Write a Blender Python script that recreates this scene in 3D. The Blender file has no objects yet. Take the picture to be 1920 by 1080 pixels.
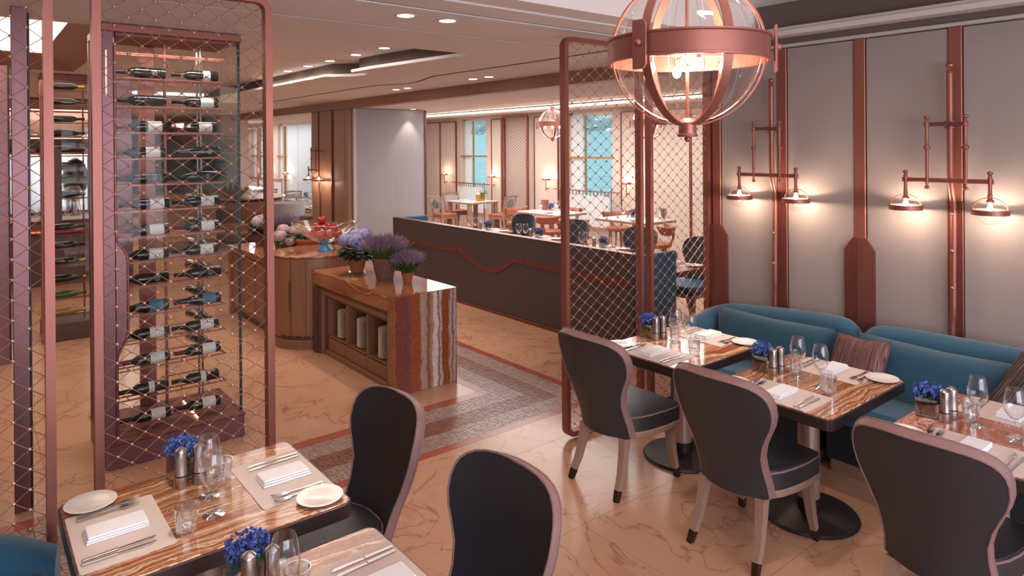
import bpy, bmesh, math, random
from mathutils import Vector, Matrix
random.seed(7)
PI = math.pi
SC = bpy.context.scene
COL = SC.collection

def S(r, g, b, a=1.0):
    f = lambda c: (c/255/12.92) if c/255 <= 0.04045 else ((c/255+0.055)/1.055)**2.4
    return (f(r), f(g), f(b), a)

# ------------------------------------------------------------------ camera
cd = bpy.data.cameras.new('camera'); cam = bpy.data.objects.new('camera', cd); COL.objects.link(cam)
cd.sensor_width = 36.0
cd.lens = 36.0*1277.476/1920
cd.shift_y = -(540-277.373)/1920
cd.clip_start = 0.05; cd.clip_end = 2000
_yaw, _pit, _rol = 0.893259752, -0.00253766843, -0.00731544765
fw = Vector((math.cos(_yaw)*math.cos(_pit), math.sin(_yaw)*math.cos(_pit), math.sin(_pit)))
rt = fw.cross(Vector((0, 0, 1))).normalized(); up = rt.cross(fw)
_c, _s = math.cos(_rol), math.sin(_rol)
rt, up = _c*rt+_s*up, -_s*rt+_c*up
cam.matrix_world = Matrix(((rt.x, up.x, -fw.x, 0), (rt.y, up.y, -fw.y, 0), (rt.z, up.z, -fw.z, 2.1), (0, 0, 0, 1)))
SC.camera = cam

# ------------------------------------------------------------------ world, exposure, large lights
w = bpy.data.worlds.new('world'); SC.world = w; w.use_nodes = True
w.node_tree.nodes['Background'].inputs[0].default_value = (0.93, 0.95, 1.0, 1)
w.node_tree.nodes['Background'].inputs[1].default_value = 1.5
SC.view_settings.view_transform = 'Standard'
SC.view_settings.look = 'None'
SC.view_settings.exposure = -0.1
SC.view_settings.gamma = 1.0
SC.view_settings.use_curve_mapping = False

def lamp(name, typ, loc, energy, color=(1, 1, 1), target=None, **kw):
    l = bpy.data.lights.new(name, typ); o = bpy.data.objects.new(name, l); COL.objects.link(o)
    o.location = loc; l.energy = energy; l.color = color
    for k, v in kw.items(): setattr(l, k, v)
    if target is not None:
        o.rotation_euler = (Vector(target)-Vector(loc)).to_track_quat('-Z', 'Y').to_euler()
    return o
WARM = (1.0, 0.78, 0.62)
PINK = (1.0, 0.86, 0.79)
COOL = (0.83, 0.85, 1.0)
# added area fill standing in for daylight from behind the camera
lamp('window_daylight', 'AREA', (0.5, -4.2, 1.5), 300, COOL, target=(2.6, 3, 2.0), shape='RECTANGLE', size=5.5, size_y=2.4)
# added area fill standing in for coffer lights over the dining tables
lamp('coffer_glow', 'AREA', (1.9, 0.6, 3.17), 26, PINK, target=(1.9, 0.6, 0), shape='RECTANGLE', size=3.6, size_y=2.6)
# soft fill added beside the buffet coffer's own downlights
lamp('buffet_glow', 'AREA', (2.7, 7.6, 3.03), 52, PINK, target=(2.7, 7.6, 0), shape='RECTANGLE', size=1.3, size_y=4.5)
lamp('hall_glow', 'AREA', (2.7, 16.4, 2.88), 210, (1, .84, .72), target=(3.2, 16.4, 0), shape='RECTANGLE', size=3.0, size_y=5.0)  # fill added to lift the poorly lit hall
# far dining room
lamp('lake_room_glow', 'AREA', (8.6, 11.0, 2.9), 400, (1.0, 0.94, 0.90), target=(8.6, 11, 0), shape='RECTANGLE', size=2.8, size_y=9.0)
lamp('booth_glow', 'AREA', (6.3, 6.4, 2.74), 40, (1.0, 0.88, 0.82), target=(6.3, 6.4, 0), shape='RECTANGLE', size=1.0, size_y=4.5)
lamp('far_room_glow', 'AREA', (6.6, 22.0, 2.85), 160, (0.95, 0.95, 1.0), target=(6.6, 22, 0), shape='RECTANGLE', size=2.0, size_y=7.0)
lamp('kitchen_glow', 'AREA', (0.2, 10.2, 2.85), 45, WARM, target=(0.2, 10.2, 0), shape='RECTANGLE', size=2.0, size_y=3.0)
# sun on the lake, behind the building
lamp('sun', 'SUN', (0, 0, 30), 3.2, (1, .96, .9), target=(25, 2, 0), angle=.01)
def spot(loc, tgt, e, deg=40, col=WARM, blend=0.6):
    return lamp('spot_lamp', 'SPOT', loc, e, col, target=tgt, spot_size=math.radians(deg), spot_blend=blend, shadow_soft_size=0.03)
spot((4.0, 2.5, 3.05), (3.95, 2.92, 0.75), 150, 26, (1, .86, .72))
spot((0.9, 2.1, 3.05), (0.78, 2.62, 0.75), 110, 30, (1, .86, .72))
spot((3.2, 1.5, 3.1), (3.7, 1.95, 0.75), 60, 40, (1, .85, .78))
spot((2.3, 3.3, 3.05), (2.3, 2.7, 0.0), 110, 60)
lamp('cabinet_led', 'AREA', (1.15, 5.17, 2.84), 7, (1, .85, .75), target=(1.15, 5.30, 0), shape='RECTANGLE', size=.7, size_y=.03)  # lamp added under the header to brighten the bottle labels

# ------------------------------------------------------------------ materials
MATS = {}
def newmat(name):
    m = bpy.data.materials.new(name); m.use_nodes = True; MATS[name] = m
    return m, m.node_tree.nodes, m.node_tree.links, m.node_tree.nodes['Principled BSDF']
def simple(name, col, rough=0.5, metal=0.0, spec=0.5, noise=0.0, scale=20, bump=0.0, sheen=0.0, stretch=None, coat=0.0):
    m, N, L, B = newmat(name)
    B.inputs['Base Color'].default_value = col; B.inputs['Roughness'].default_value = rough
    B.inputs['Metallic'].default_value = metal; B.inputs['Specular IOR Level'].default_value = spec
    B.inputs['Sheen Weight'].default_value = sheen; B.inputs['Coat Weight'].default_value = coat
    if noise or bump:
        tc = N.new('ShaderNodeTexCoord'); mp = N.new('ShaderNodeMapping'); nz = N.new('ShaderNodeTexNoise')
        L.new(tc.outputs['Object'], mp.inputs[0]); L.new(mp.outputs[0], nz.inputs['Vector'])
        if stretch: mp.inputs['Scale'].default_value = stretch
        nz.inputs['Scale'].default_value = scale; nz.inputs['Detail'].default_value = 4
        if noise:
            mx = N.new('ShaderNodeMixRGB'); mx.blend_type = 'MULTIPLY'
            cr = N.new('ShaderNodeValToRGB'); cr.color_ramp.elements[0].position = 0.3; cr.color_ramp.elements[1].position = 0.7
            v = 1-noise; cr.color_ramp.elements[0].color = (v, v, v, 1); cr.color_ramp.elements[1].color = (1, 1, 1, 1)
            L.new(nz.outputs[0], cr.inputs[0]); mx.inputs[0].default_value = 1; mx.inputs[1].default_value = col
            L.new(cr.outputs[0], mx.inputs[2]); L.new(mx.outputs[0], B.inputs['Base Color'])
        if bump:
            bp = N.new('ShaderNodeBump'); bp.inputs['Strength'].default_value = bump; bp.inputs['Distance'].default_value = 0.01
            L.new(nz.outputs[0], bp.inputs['Height']); L.new(bp.outputs[0], B.inputs['Normal'])
    return m
def glow(name, col, e):
    m, N, L, B = newmat(name)
    B.inputs['Base Color'].default_value = col
    B.inputs['Emission Color'].default_value = col; B.inputs['Emission Strength'].default_value = e
    return m
def glass(name, tint=(0.97, 0.98, 0.98, 1), edge=0.55, base=0.05, power=2.5, rough=0.02):
    m, N, L, B = newmat(name)
    N.remove(B); out = N['Material Output']
    t = N.new('ShaderNodeBsdfTransparent'); t.inputs[0].default_value = tint
    g = N.new('ShaderNodeBsdfGlossy'); g.inputs['Roughness'].default_value = rough; g.inputs[0].default_value = (1, 1, 1, 1)
    lw = N.new('ShaderNodeLayerWeight'); lw.inputs[0].default_value = 0.5
    p = N.new('ShaderNodeMath'); p.operation = 'POWER'; p.inputs[1].default_value = power
    ma = N.new('ShaderNodeMath'); ma.operation = 'MULTIPLY_ADD'; ma.inputs[1].default_value = edge; ma.inputs[2].default_value = base
    L.new(lw.outputs['Facing'], p.inputs[0]); L.new(p.outputs[0], ma.inputs[0])
    mx = N.new('ShaderNodeMixShader'); L.new(ma.outputs[0], mx.inputs[0]); L.new(t.outputs[0], mx.inputs[1]); L.new(g.outputs[0], mx.inputs[2])
    L.new(mx.outputs[0], out.inputs[0])
    return m
def ramp(N, pts):
    r = N.new('ShaderNodeValToRGB'); e = r.color_ramp.elements
    e[0].position, e[0].color = pts[0]; e[1].position, e[1].color = pts[-1]
    for p, c in pts[1:-1]:
        x = e.new(p); x.color = c
    return r
def onyx(name, pts, axis=(0, 15, 0), amp=1.5, nsc=(1.6, 3.0, 3.0), rough=0.12, seed=0.0, grain=0.7):
    """layered onyx: strata follow a wavering coordinate, random in thickness"""
    m, N, L, B = newmat(name)
    tc = N.new('ShaderNodeTexCoord'); mp = N.new('ShaderNodeMapping'); mp.inputs['Scale'].default_value = nsc; mp.inputs['Location'].default_value = (seed, seed*.7, 0)
    L.new(tc.outputs['Object'], mp.inputs[0])
    n1 = N.new('ShaderNodeTexNoise'); n1.inputs['Scale'].default_value = 1.0; n1.inputs['Detail'].default_value = 5; n1.inputs['Roughness'].default_value = 0.55; L.new(mp.outputs[0], n1.inputs['Vector'])
    vd = N.new('ShaderNodeVectorMath'); vd.operation = 'DOT_PRODUCT'; vd.inputs[1].default_value = axis; L.new(tc.outputs['Object'], vd.inputs[0])
    ma = N.new('ShaderNodeMath'); ma.operation = 'MULTIPLY_ADD'; ma.inputs[1].default_value = amp*2.5; L.new(n1.outputs[0], ma.inputs[0]); L.new(vd.outputs['Value'], ma.inputs[2])
    n2 = N.new('ShaderNodeTexNoise'); n2.noise_dimensions = '1D'; n2.inputs['Scale'].default_value = 0.8; n2.inputs['Detail'].default_value = 3; L.new(ma.outputs[0], n2.inputs['W'])
    r = ramp(N, pts); L.new(n2.outputs[0], r.inputs[0])
    g = N.new('ShaderNodeTexNoise'); g.inputs['Scale'].default_value = 70; g.inputs['Detail'].default_value = 4; L.new(tc.outputs['Object'], g.inputs['Vector'])
    c = ramp(N, [(0.35, (.70, .64, .62, 1)), (0.62, (1, 1, 1, 1))]); L.new(g.outputs[0], c.inputs[0])
    mx = N.new('ShaderNodeMixRGB'); mx.blend_type = 'MULTIPLY'; mx.inputs[0].default_value = grain; L.new(r.outputs[0], mx.inputs[1]); L.new(c.outputs[0], mx.inputs[2])
    L.new(mx.outputs[0], B.inputs['Base Color'])
    B.inputs['Roughness'].default_value = rough; B.inputs['Coat Weight'].default_value = 0.3
    return m
OBR = [(0.20, S(106, 58, 34)), (0.36, S(160, 94, 54)), (0.42, S(132, 74, 42)), (0.44, S(204, 160, 124)), (0.462, S(150, 88, 50)), (0.49, S(164, 102, 62)), (0.502, S(226, 196, 166)), (0.52, S(238, 214, 190)), (0.535, S(150, 88, 52)), (0.575, S(182, 118, 74)), (0.60, S(222, 186, 152)), (0.615, S(150, 90, 54)), (0.66, S(196, 146, 104)), (0.74, S(120, 68, 40))]
onyx('onyx_table', OBR)
onyx('onyx_table_b', OBR, (2, 13, 0), 1.8, seed=3.0)
onyx('onyx_pink', [(0.25, S(128, 66, 48)), (0.4, S(186, 112, 84)), (0.47, S(166, 92, 70)), (0.49, S(238, 210, 196)), (0.515, S(176, 100, 78)), (0.62, S(196, 126, 98)), (0.66, S(230, 196, 180)), (0.7, S(160, 90, 66)), (0.8, S(150, 82, 62))], (3, 7, 0), 5.0, (2.5, 2.5, 2.5), seed=5.0)
def onyx_bands(name, pts, x0, x1, wob=0.05):
    m, N, L, B = newmat(name)
    tc = N.new('ShaderNodeTexCoord'); sp = N.new('ShaderNodeSeparateXYZ'); L.new(tc.outputs['Object'], sp.inputs[0])
    mr = N.new('ShaderNodeMapRange'); mr.inputs[1].default_value = x0; mr.inputs[2].default_value = x1; L.new(sp.outputs[0], mr.inputs[0])
    mp = N.new('ShaderNodeMapping'); mp.inputs['Scale'].default_value = (6, 2, 5); L.new(tc.outputs['Object'], mp.inputs[0])
    n = N.new('ShaderNodeTexNoise'); n.inputs['Scale'].default_value = 1.6; n.inputs['Detail'].default_value = 6; L.new(mp.outputs[0], n.inputs['Vector'])
    a = N.new('ShaderNodeMath'); a.operation = 'MULTIPLY_ADD'; a.inputs[1].default_value = wob*2; L.new(n.outputs[0], a.inputs[0]); L.new(mr.outputs[0], a.inputs[2])
    s = N.new('ShaderNodeMath'); s.operation = 'SUBTRACT'; s.inputs[1].default_value = wob; L.new(a.outputs[0], s.inputs[0])
    r = ramp(N, pts); L.new(s.outputs[0], r.inputs[0])
    g = N.new('ShaderNodeTexNoise'); g.inputs['Scale'].default_value = 45; g.inputs['Detail'].default_value = 4; L.new(tc.outputs['Object'], g.inputs['Vector'])
    c = ramp(N, [(0.35, (.72, .68, .68, 1)), (0.6, (1, 1, 1, 1))]); L.new(g.outputs[0], c.inputs[0])
    mx = N.new('ShaderNodeMixRGB'); mx.blend_type = 'MULTIPLY'; mx.inputs[0].default_value = 0.8; L.new(r.outputs[0], mx.inputs[1]); L.new(c.outputs[0], mx.inputs[2])
    L.new(mx.outputs[0], B.inputs['Base Color']); B.inputs['Roughness'].default_value = 0.14
onyx_bands('onyx_counter', [(0.0, S(150, 98, 64)), (0.05, S(120, 70, 48)), (0.10, S(120, 66, 54)), (0.2, S(112, 68, 66)), (0.28, S(140, 80, 54)), (0.40, S(146, 78, 48)), (0.44, S(172, 150, 134)), (0.50, S(166, 142, 124)), (0.53, S(132, 84, 58)), (0.60, S(176, 138, 104)), (0.63, S(214, 202, 204)), (0.68, S(206, 190, 192)), (0.70, S(120, 72, 52)), (0.73, S(200, 182, 174)), (0.76, S(138, 78, 48)), (0.86, S(140, 78, 48)), (0.90, S(190, 168, 160)), (0.93, S(110, 80, 84)), (0.96, S(196, 176, 168)), (1.0, S(140, 90, 60))], 2.79, 3.43)
onyx('onyx_top', [(0.25, S(108, 64, 42)), (0.42, S(148, 92, 60)), (0.52, S(166, 110, 72)), (0.60, S(126, 78, 52)), (0.68, S(200, 158, 116)), (0.8, S(130, 74, 44))], (5, 0, 9), 2.2, (2.5, 1.2, 2.5), 0.08)
onyx('onyx_far', [(0.3, S(120, 70, 36)), (0.45, S(214, 160, 100)), (0.5, S(110, 66, 36)), (0.58, S(232, 196, 140)), (0.7, S(170, 104, 56))], (0, 0, 16), 1.6, (1.6, 1.6, 1.6), 0.3)

def marble(name, base, vein, light, rough=0.2):
    m, N, L, B = newmat(name)
    ge = N.new('ShaderNodeNewGeometry')
    tc = N.new('ShaderNodeMapping'); L.new(ge.outputs['Position'], tc.inputs[0])
    a = N.new('ShaderNodeTexNoise'); a.inputs['Scale'].default_value = 1.6; a.inputs['Detail'].default_value = 7; a.inputs['Roughness'].default_value = 0.6; a.inputs['Distortion'].default_value = 0.6
    L.new(tc.outputs[0], a.inputs['Vector'])
    r = ramp(N, [(0.3, vein), (0.45, base), (0.6, base), (0.75, light)]); L.new(a.outputs[0], r.inputs[0])
    v = N.new('ShaderNodeTexNoise'); v.inputs['Scale'].default_value = 1.5; v.inputs['Detail'].default_value = 9; v.inputs['Distortion'].default_value = 1.6
    L.new(tc.outputs[0], v.inputs['Vector'])
    s = N.new('ShaderNodeMath'); s.operation = 'SUBTRACT'; s.inputs[1].default_value = 0.5; L.new(v.outputs[0], s.inputs[0])
    ab = N.new('ShaderNodeMath'); ab.operation = 'ABSOLUTE'; L.new(s.outputs[0], ab.inputs[0])
    r2 = ramp(N, [(0.0, (0.5, 0.38, 0.32, 1)), (0.006, (0.86, 0.80, 0.76, 1)), (0.02, (1, 1, 1, 1))]); L.new(ab.outputs[0], r2.inputs[0])
    mx = N.new('ShaderNodeMixRGB'); mx.blend_type = 'MULTIPLY'; mx.inputs[0].default_value = 0.75
    L.new(r.outputs[0], mx.inputs[1]); L.new(r2.outputs[0], mx.inputs[2])
    oi = N.new('ShaderNodeObjectInfo'); mr = N.new('ShaderNodeMapRange'); mr.inputs[3].default_value = 0.92; mr.inputs[4].default_value = 1.05
    L.new(oi.outputs['Random'], mr.inputs[0])
    hs = N.new('ShaderNodeHueSaturation'); L.new(mr.outputs[0], hs.inputs['Value']); L.new(mx.outputs[0], hs.inputs['Color'])
    L.new(hs.outputs[0], B.inputs['Base Color']); B.inputs['Roughness'].default_value = rough
    return m
marble('marble_floor', S(192, 149, 122), S(174, 126, 98), S(202, 166, 144))
marble('marble_red', S(160, 84, 70), S(132, 66, 54), S(176, 100, 86), 0.22)
simple('mosaic_pale', S(172, 146, 138), 0.3, noise=0.35, scale=14)
simple('mosaic_brown', S(142, 92, 74), 0.3, noise=0.4, scale=14)
simple('grout', S(136, 106, 92), 0.6)
simple('ceiling_paint', S(226, 220, 216), 0.75)
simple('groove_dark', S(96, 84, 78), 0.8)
simple('coffer_side', S(98, 84, 76), 0.75)  # taupe darkened to paint the shade inside the recesses
simple('cornice_paint', S(196, 190, 186), 0.6)
simple('wall_fabric', S(150, 139, 136), 0.85, noise=0.025, scale=60, stretch=(1, 1, 0.05))
simple('wall_far', S(204, 188, 178), 0.8, noise=0.04, scale=30, stretch=(1, 1, 0.05))
simple('wall_blue', S(196, 206, 208), 0.7)
simple('grey_panel', S(166, 166, 172), 0.7, noise=0.14, scale=40, stretch=(3, 3, 0.03))
simple('copper', S(156, 98, 86), 0.42, 0.6, noise=0.12, scale=3, stretch=(6, 6, 0.5))
simple('copper_dark', S(132, 80, 72), 0.4, 0.6, noise=0.2, scale=4, stretch=(6, 6, 0.5))
simple('bronze', S(128, 92, 94), 0.36, 0.8, noise=0.15, scale=3, stretch=(8, 8, 0.4))
simple('wire', S(200, 160, 146), 0.35, 0.75)
simple('wood_brown', S(158, 118, 98), 0.45, noise=0.2, scale=16, stretch=(3, 3, 0.12))
simple('wood_cabinet', S(138, 96, 72), 0.45, noise=0.22, scale=22, stretch=(3, 3, 0.1))
simple('wood_dark', S(86, 60, 48), 0.45, noise=0.2, scale=20, stretch=(3, 3, 0.1))
simple('leather_dark', S(44, 43, 47), 0.42, noise=0.08, scale=120, bump=0.05)
simple('leather_navy', S(40, 50, 62), 0.45, noise=0.08, scale=120)
simple('leather_mauve', S(142, 110, 107), 0.45, noise=0.15, scale=30, stretch=(1, 1, 6))
simple('leather_tan', S(150, 86, 64), 0.45, noise=0.1, scale=60)
simple('leg_wood', S(152, 122, 106), 0.45, noise=0.12, scale=30, stretch=(4, 4, 0.3))
simple('leg_cap', S(78, 62, 56), 0.35, 0.8)
simple('teal_velvet', S(26, 84, 112), 0.75, sheen=0.35, noise=0.12, scale=8)
simple('teal_cushion', S(30, 82, 106), 0.75, sheen=0.3, noise=0.1, scale=10)
simple('teal_dark', S(26, 36, 42), 0.7)
simple('booth_blue', S(46, 96, 130), 0.6)
simple('partition_dark', S(72, 62, 60), 0.5, noise=0.06, scale=30)
simple('table_edge', S(74, 58, 58), 0.28, 0.5)
simple('table_leg', S(188, 160, 146), 0.35, 0.55)
simple('table_base', S(46, 38, 38), 0.4, 0.4)
simple('placemat', S(214, 198, 192), 0.6, noise=0.03, scale=40)
simple('napkin', S(236, 236, 242), 0.85, noise=0.04, scale=90, bump=0.1)
simple('porcelain', S(236, 230, 226), 0.12)
simple('porcelain_stack', S(228, 216, 206), 0.3)
simple('steel', S(196, 192, 192), 0.2, 1.0)
simple('steel_brushed', S(186, 176, 172), 0.28, 1.0, noise=0.1, scale=30, stretch=(6, 6, 0.2))
simple('black_plastic', S(28, 26, 28), 0.4)
simple('terracotta', S(160, 88, 62), 0.8, noise=0.2, scale=18)
simple('terracotta_dark', S(112, 76, 66), 0.8, noise=0.25, scale=14)
simple('leaf', S(70, 92, 48), 0.6, noise=0.3, scale=30)
simple('leaf_dark', S(44, 60, 40), 0.6, noise=0.3, scale=30)
simple('leaf_bright', S(112, 130, 62), 0.6, noise=0.3, scale=40)
simple('bloom_core', S(158, 136, 138), 0.8)
simple('hydrangea_core', S(92, 86, 128), 0.8)
simple('petal_blue', S(172, 166, 214), 0.7, noise=0.35, scale=30)
simple('petal_white', S(206, 190, 190), 0.7, noise=0.35, scale=30)
simple('petal_pink', S(208, 178, 182), 0.7, noise=0.35, scale=30)
simple('petal_statice', S(92, 118, 200), 0.7, noise=0.4, scale=120)
simple('lavender_spike', S(152, 122, 150), 0.8, noise=0.4, scale=60)
simple('apple_red', S(172, 32, 40), 0.25, noise=0.35, scale=14)
simple('soil', S(50, 38, 32), 0.9)
simple('bottle_dark', S(22, 26, 22), 0.12, coat=0.4)
simple('bottle_green', S(62, 84, 40), 0.12, coat=0.4)
simple('bottle_amber', S(150, 112, 52), 0.15, coat=0.4)
simple('foil_red', S(120, 28, 32), 0.35, 0.4)
simple('foil_black', S(30, 26, 28), 0.35, 0.4)
simple('foil_gold', S(180, 140, 60), 0.3, 0.8)
def sheer(name, col):
    m, N, L, B = newmat(name); N.remove(B)
    d = N.new('ShaderNodeBsdfDiffuse'); t = N.new('ShaderNodeBsdfTranslucent'); d.inputs[0].default_value = col; t.inputs[0].default_value = col
    mx = N.new('ShaderNodeMixShader'); mx.inputs[0].default_value = 0.5; L.new(d.outputs[0], mx.inputs[1]); L.new(t.outputs[0], mx.inputs[2]); L.new(mx.outputs[0], N['Material Output'].inputs[0])
sheer('curtain', S(240, 238, 236))
simple('frame_white', S(224, 216, 210), 0.5)
simple('frame_gold', S(178, 130, 80), 0.4, 0.4)
simple('water', S(92, 172, 188), 0.4, noise=0.6, scale=1.4, stretch=(1.0, 0.22, 1), bump=0.5)
simple('hill', S(104, 138, 146), 0.9, noise=0.5, scale=0.12)
simple('house_white', S(220, 224, 226), 0.9)
simple('bowl_blue', S(60, 130, 170), 0.3)  # blue reflection painted as the colour of a clear glass foot
simple('wicker', S(150, 104, 66), 0.8, noise=0.4, scale=60)
simple('mosaic_grey', S(86, 84, 84), 0.3, 0.5, noise=0.5, scale=120)
simple('red_glow_tray', S(140, 34, 22), 0.4)
simple('chair_pattern', S(178, 176, 180), 0.8, noise=0.4, scale=40)
simple('print_ink', S(70, 72, 84), 0.7)
simple('print_silver', S(190, 196, 200), 0.4)
glow('lamp_lens', (1.0, 0.86, 0.72, 1), 9.0)
glow('bulb_glow', (1.0, 0.80, 0.60, 1), 60.0)
glow('far_bulb', (1.0, 0.82, 0.66, 1), 16.0)
glow('panel_glow', (1.0, 0.80, 0.55, 1), 2.6)
glow('cove_glow', (1.0, 0.92, 0.84, 1), 4.0)
glow('copper_light', (1.0, 0.50, 0.28, 1), 4.0)
glow('shelf_light', (1.0, 0.74, 0.55, 1), 1.6)
glow('backlit_copper', (1.0, 0.52, 0.40, 1), 0.9)  # emission paints the light falling on the copper
glow('dim_light', (1.0, 0.74, 0.5, 1), 0.6)
glow('heat_glow', (1.0, 0.18, 0.08, 1), 1.6)
glass('clear_glass', (0.95, 0.96, 0.97, 1), edge=1.0, base=0.06, power=1.7)
glass('tumbler_glass', (0.93, 0.95, 0.96, 1), edge=0.9, base=0.14, power=1.4, rough=0.05)
simple('seam', S(240, 230, 228), 0.2)
glass('pane_glass', (0.96, 0.97, 0.96, 1), edge=0.12, base=0.008, power=5)
simple('edge_glass', S(26, 56, 60), 0.2)
glass('globe_glass', (0.97, 0.96, 0.96, 1), edge=0.45, base=0.03, power=3)
glass('bowl_glass', (0.88, 0.94, 0.94, 1), edge=0.65, base=0.13, power=1.4, rough=0.08)
# linen-lined label: thin print lines across the paper
def label_mat(name, paper, ink):
    m, N, L, B = newmat(name)
    tc = N.new('ShaderNodeTexCoord'); mp = N.new('ShaderNodeMapping'); mp.inputs['Scale'].default_value = (16, 90, 90)
    L.new(tc.outputs['Object'], mp.inputs[0]); v = N.new('ShaderNodeTexNoise'); v.inputs['Scale'].default_value = 5.0
    L.new(mp.outputs[0], v.inputs['Vector']); r = ramp(N, [(0.0, paper), (0.60, paper), (0.64, ink), (0.9, ink)])
    L.new(v.outputs[0], r.inputs[0]); L.new(r.outputs[0], B.inputs['Base Color']); B.inputs['Roughness'].default_value = 0.7
label_mat('label_white', S(232, 232, 230), S(150, 150, 158))
label_mat('label_cream', S(190, 178, 160), S(98, 78, 66))
label_mat('label_blue', S(60, 110, 140), S(170, 190, 196))
def stripes(name, cols, scale, axis):
    m, N, L, B = newmat(name)
    tc = N.new('ShaderNodeTexCoord'); wv = N.new('ShaderNodeTexNoise'); mp = N.new('ShaderNodeMapping')
    sc = [0.4, 0.4, 0.4]; sc[axis] = scale; mp.inputs['Scale'].default_value = sc
    L.new(tc.outputs['Object'], mp.inputs[0]); L.new(mp.outputs[0], wv.inputs['Vector']); wv.inputs['Scale'].default_value = 4; wv.inputs['Detail'].default_value = 3
    r = ramp(N, cols); L.new(wv.outputs[0], r.inputs[0]); L.new(r.outputs[0], B.inputs['Base Color']); B.inputs['Roughness'].default_value = 0.9
stripes('stripe_plum', [(0.3, S(60, 34, 44)), (0.42, S(120, 70, 72)), (0.47, S(60, 40, 56)), (0.52, S(160, 130, 130)), (0.55, S(80, 44, 52)), (0.62, S(140, 92, 84)), (0.7, S(56, 36, 52))], 26, 1)
stripes('stripe_dark', [(0.3, S(34, 28, 32)), (0.48, S(46, 36, 38)), (0.52, S(140, 112, 98)), (0.55, S(44, 34, 38)), (0.66, S(90, 72, 68)), (0.7, S(34, 28, 32))], 30, 1)
def M(n): return MATS[n]

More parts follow.
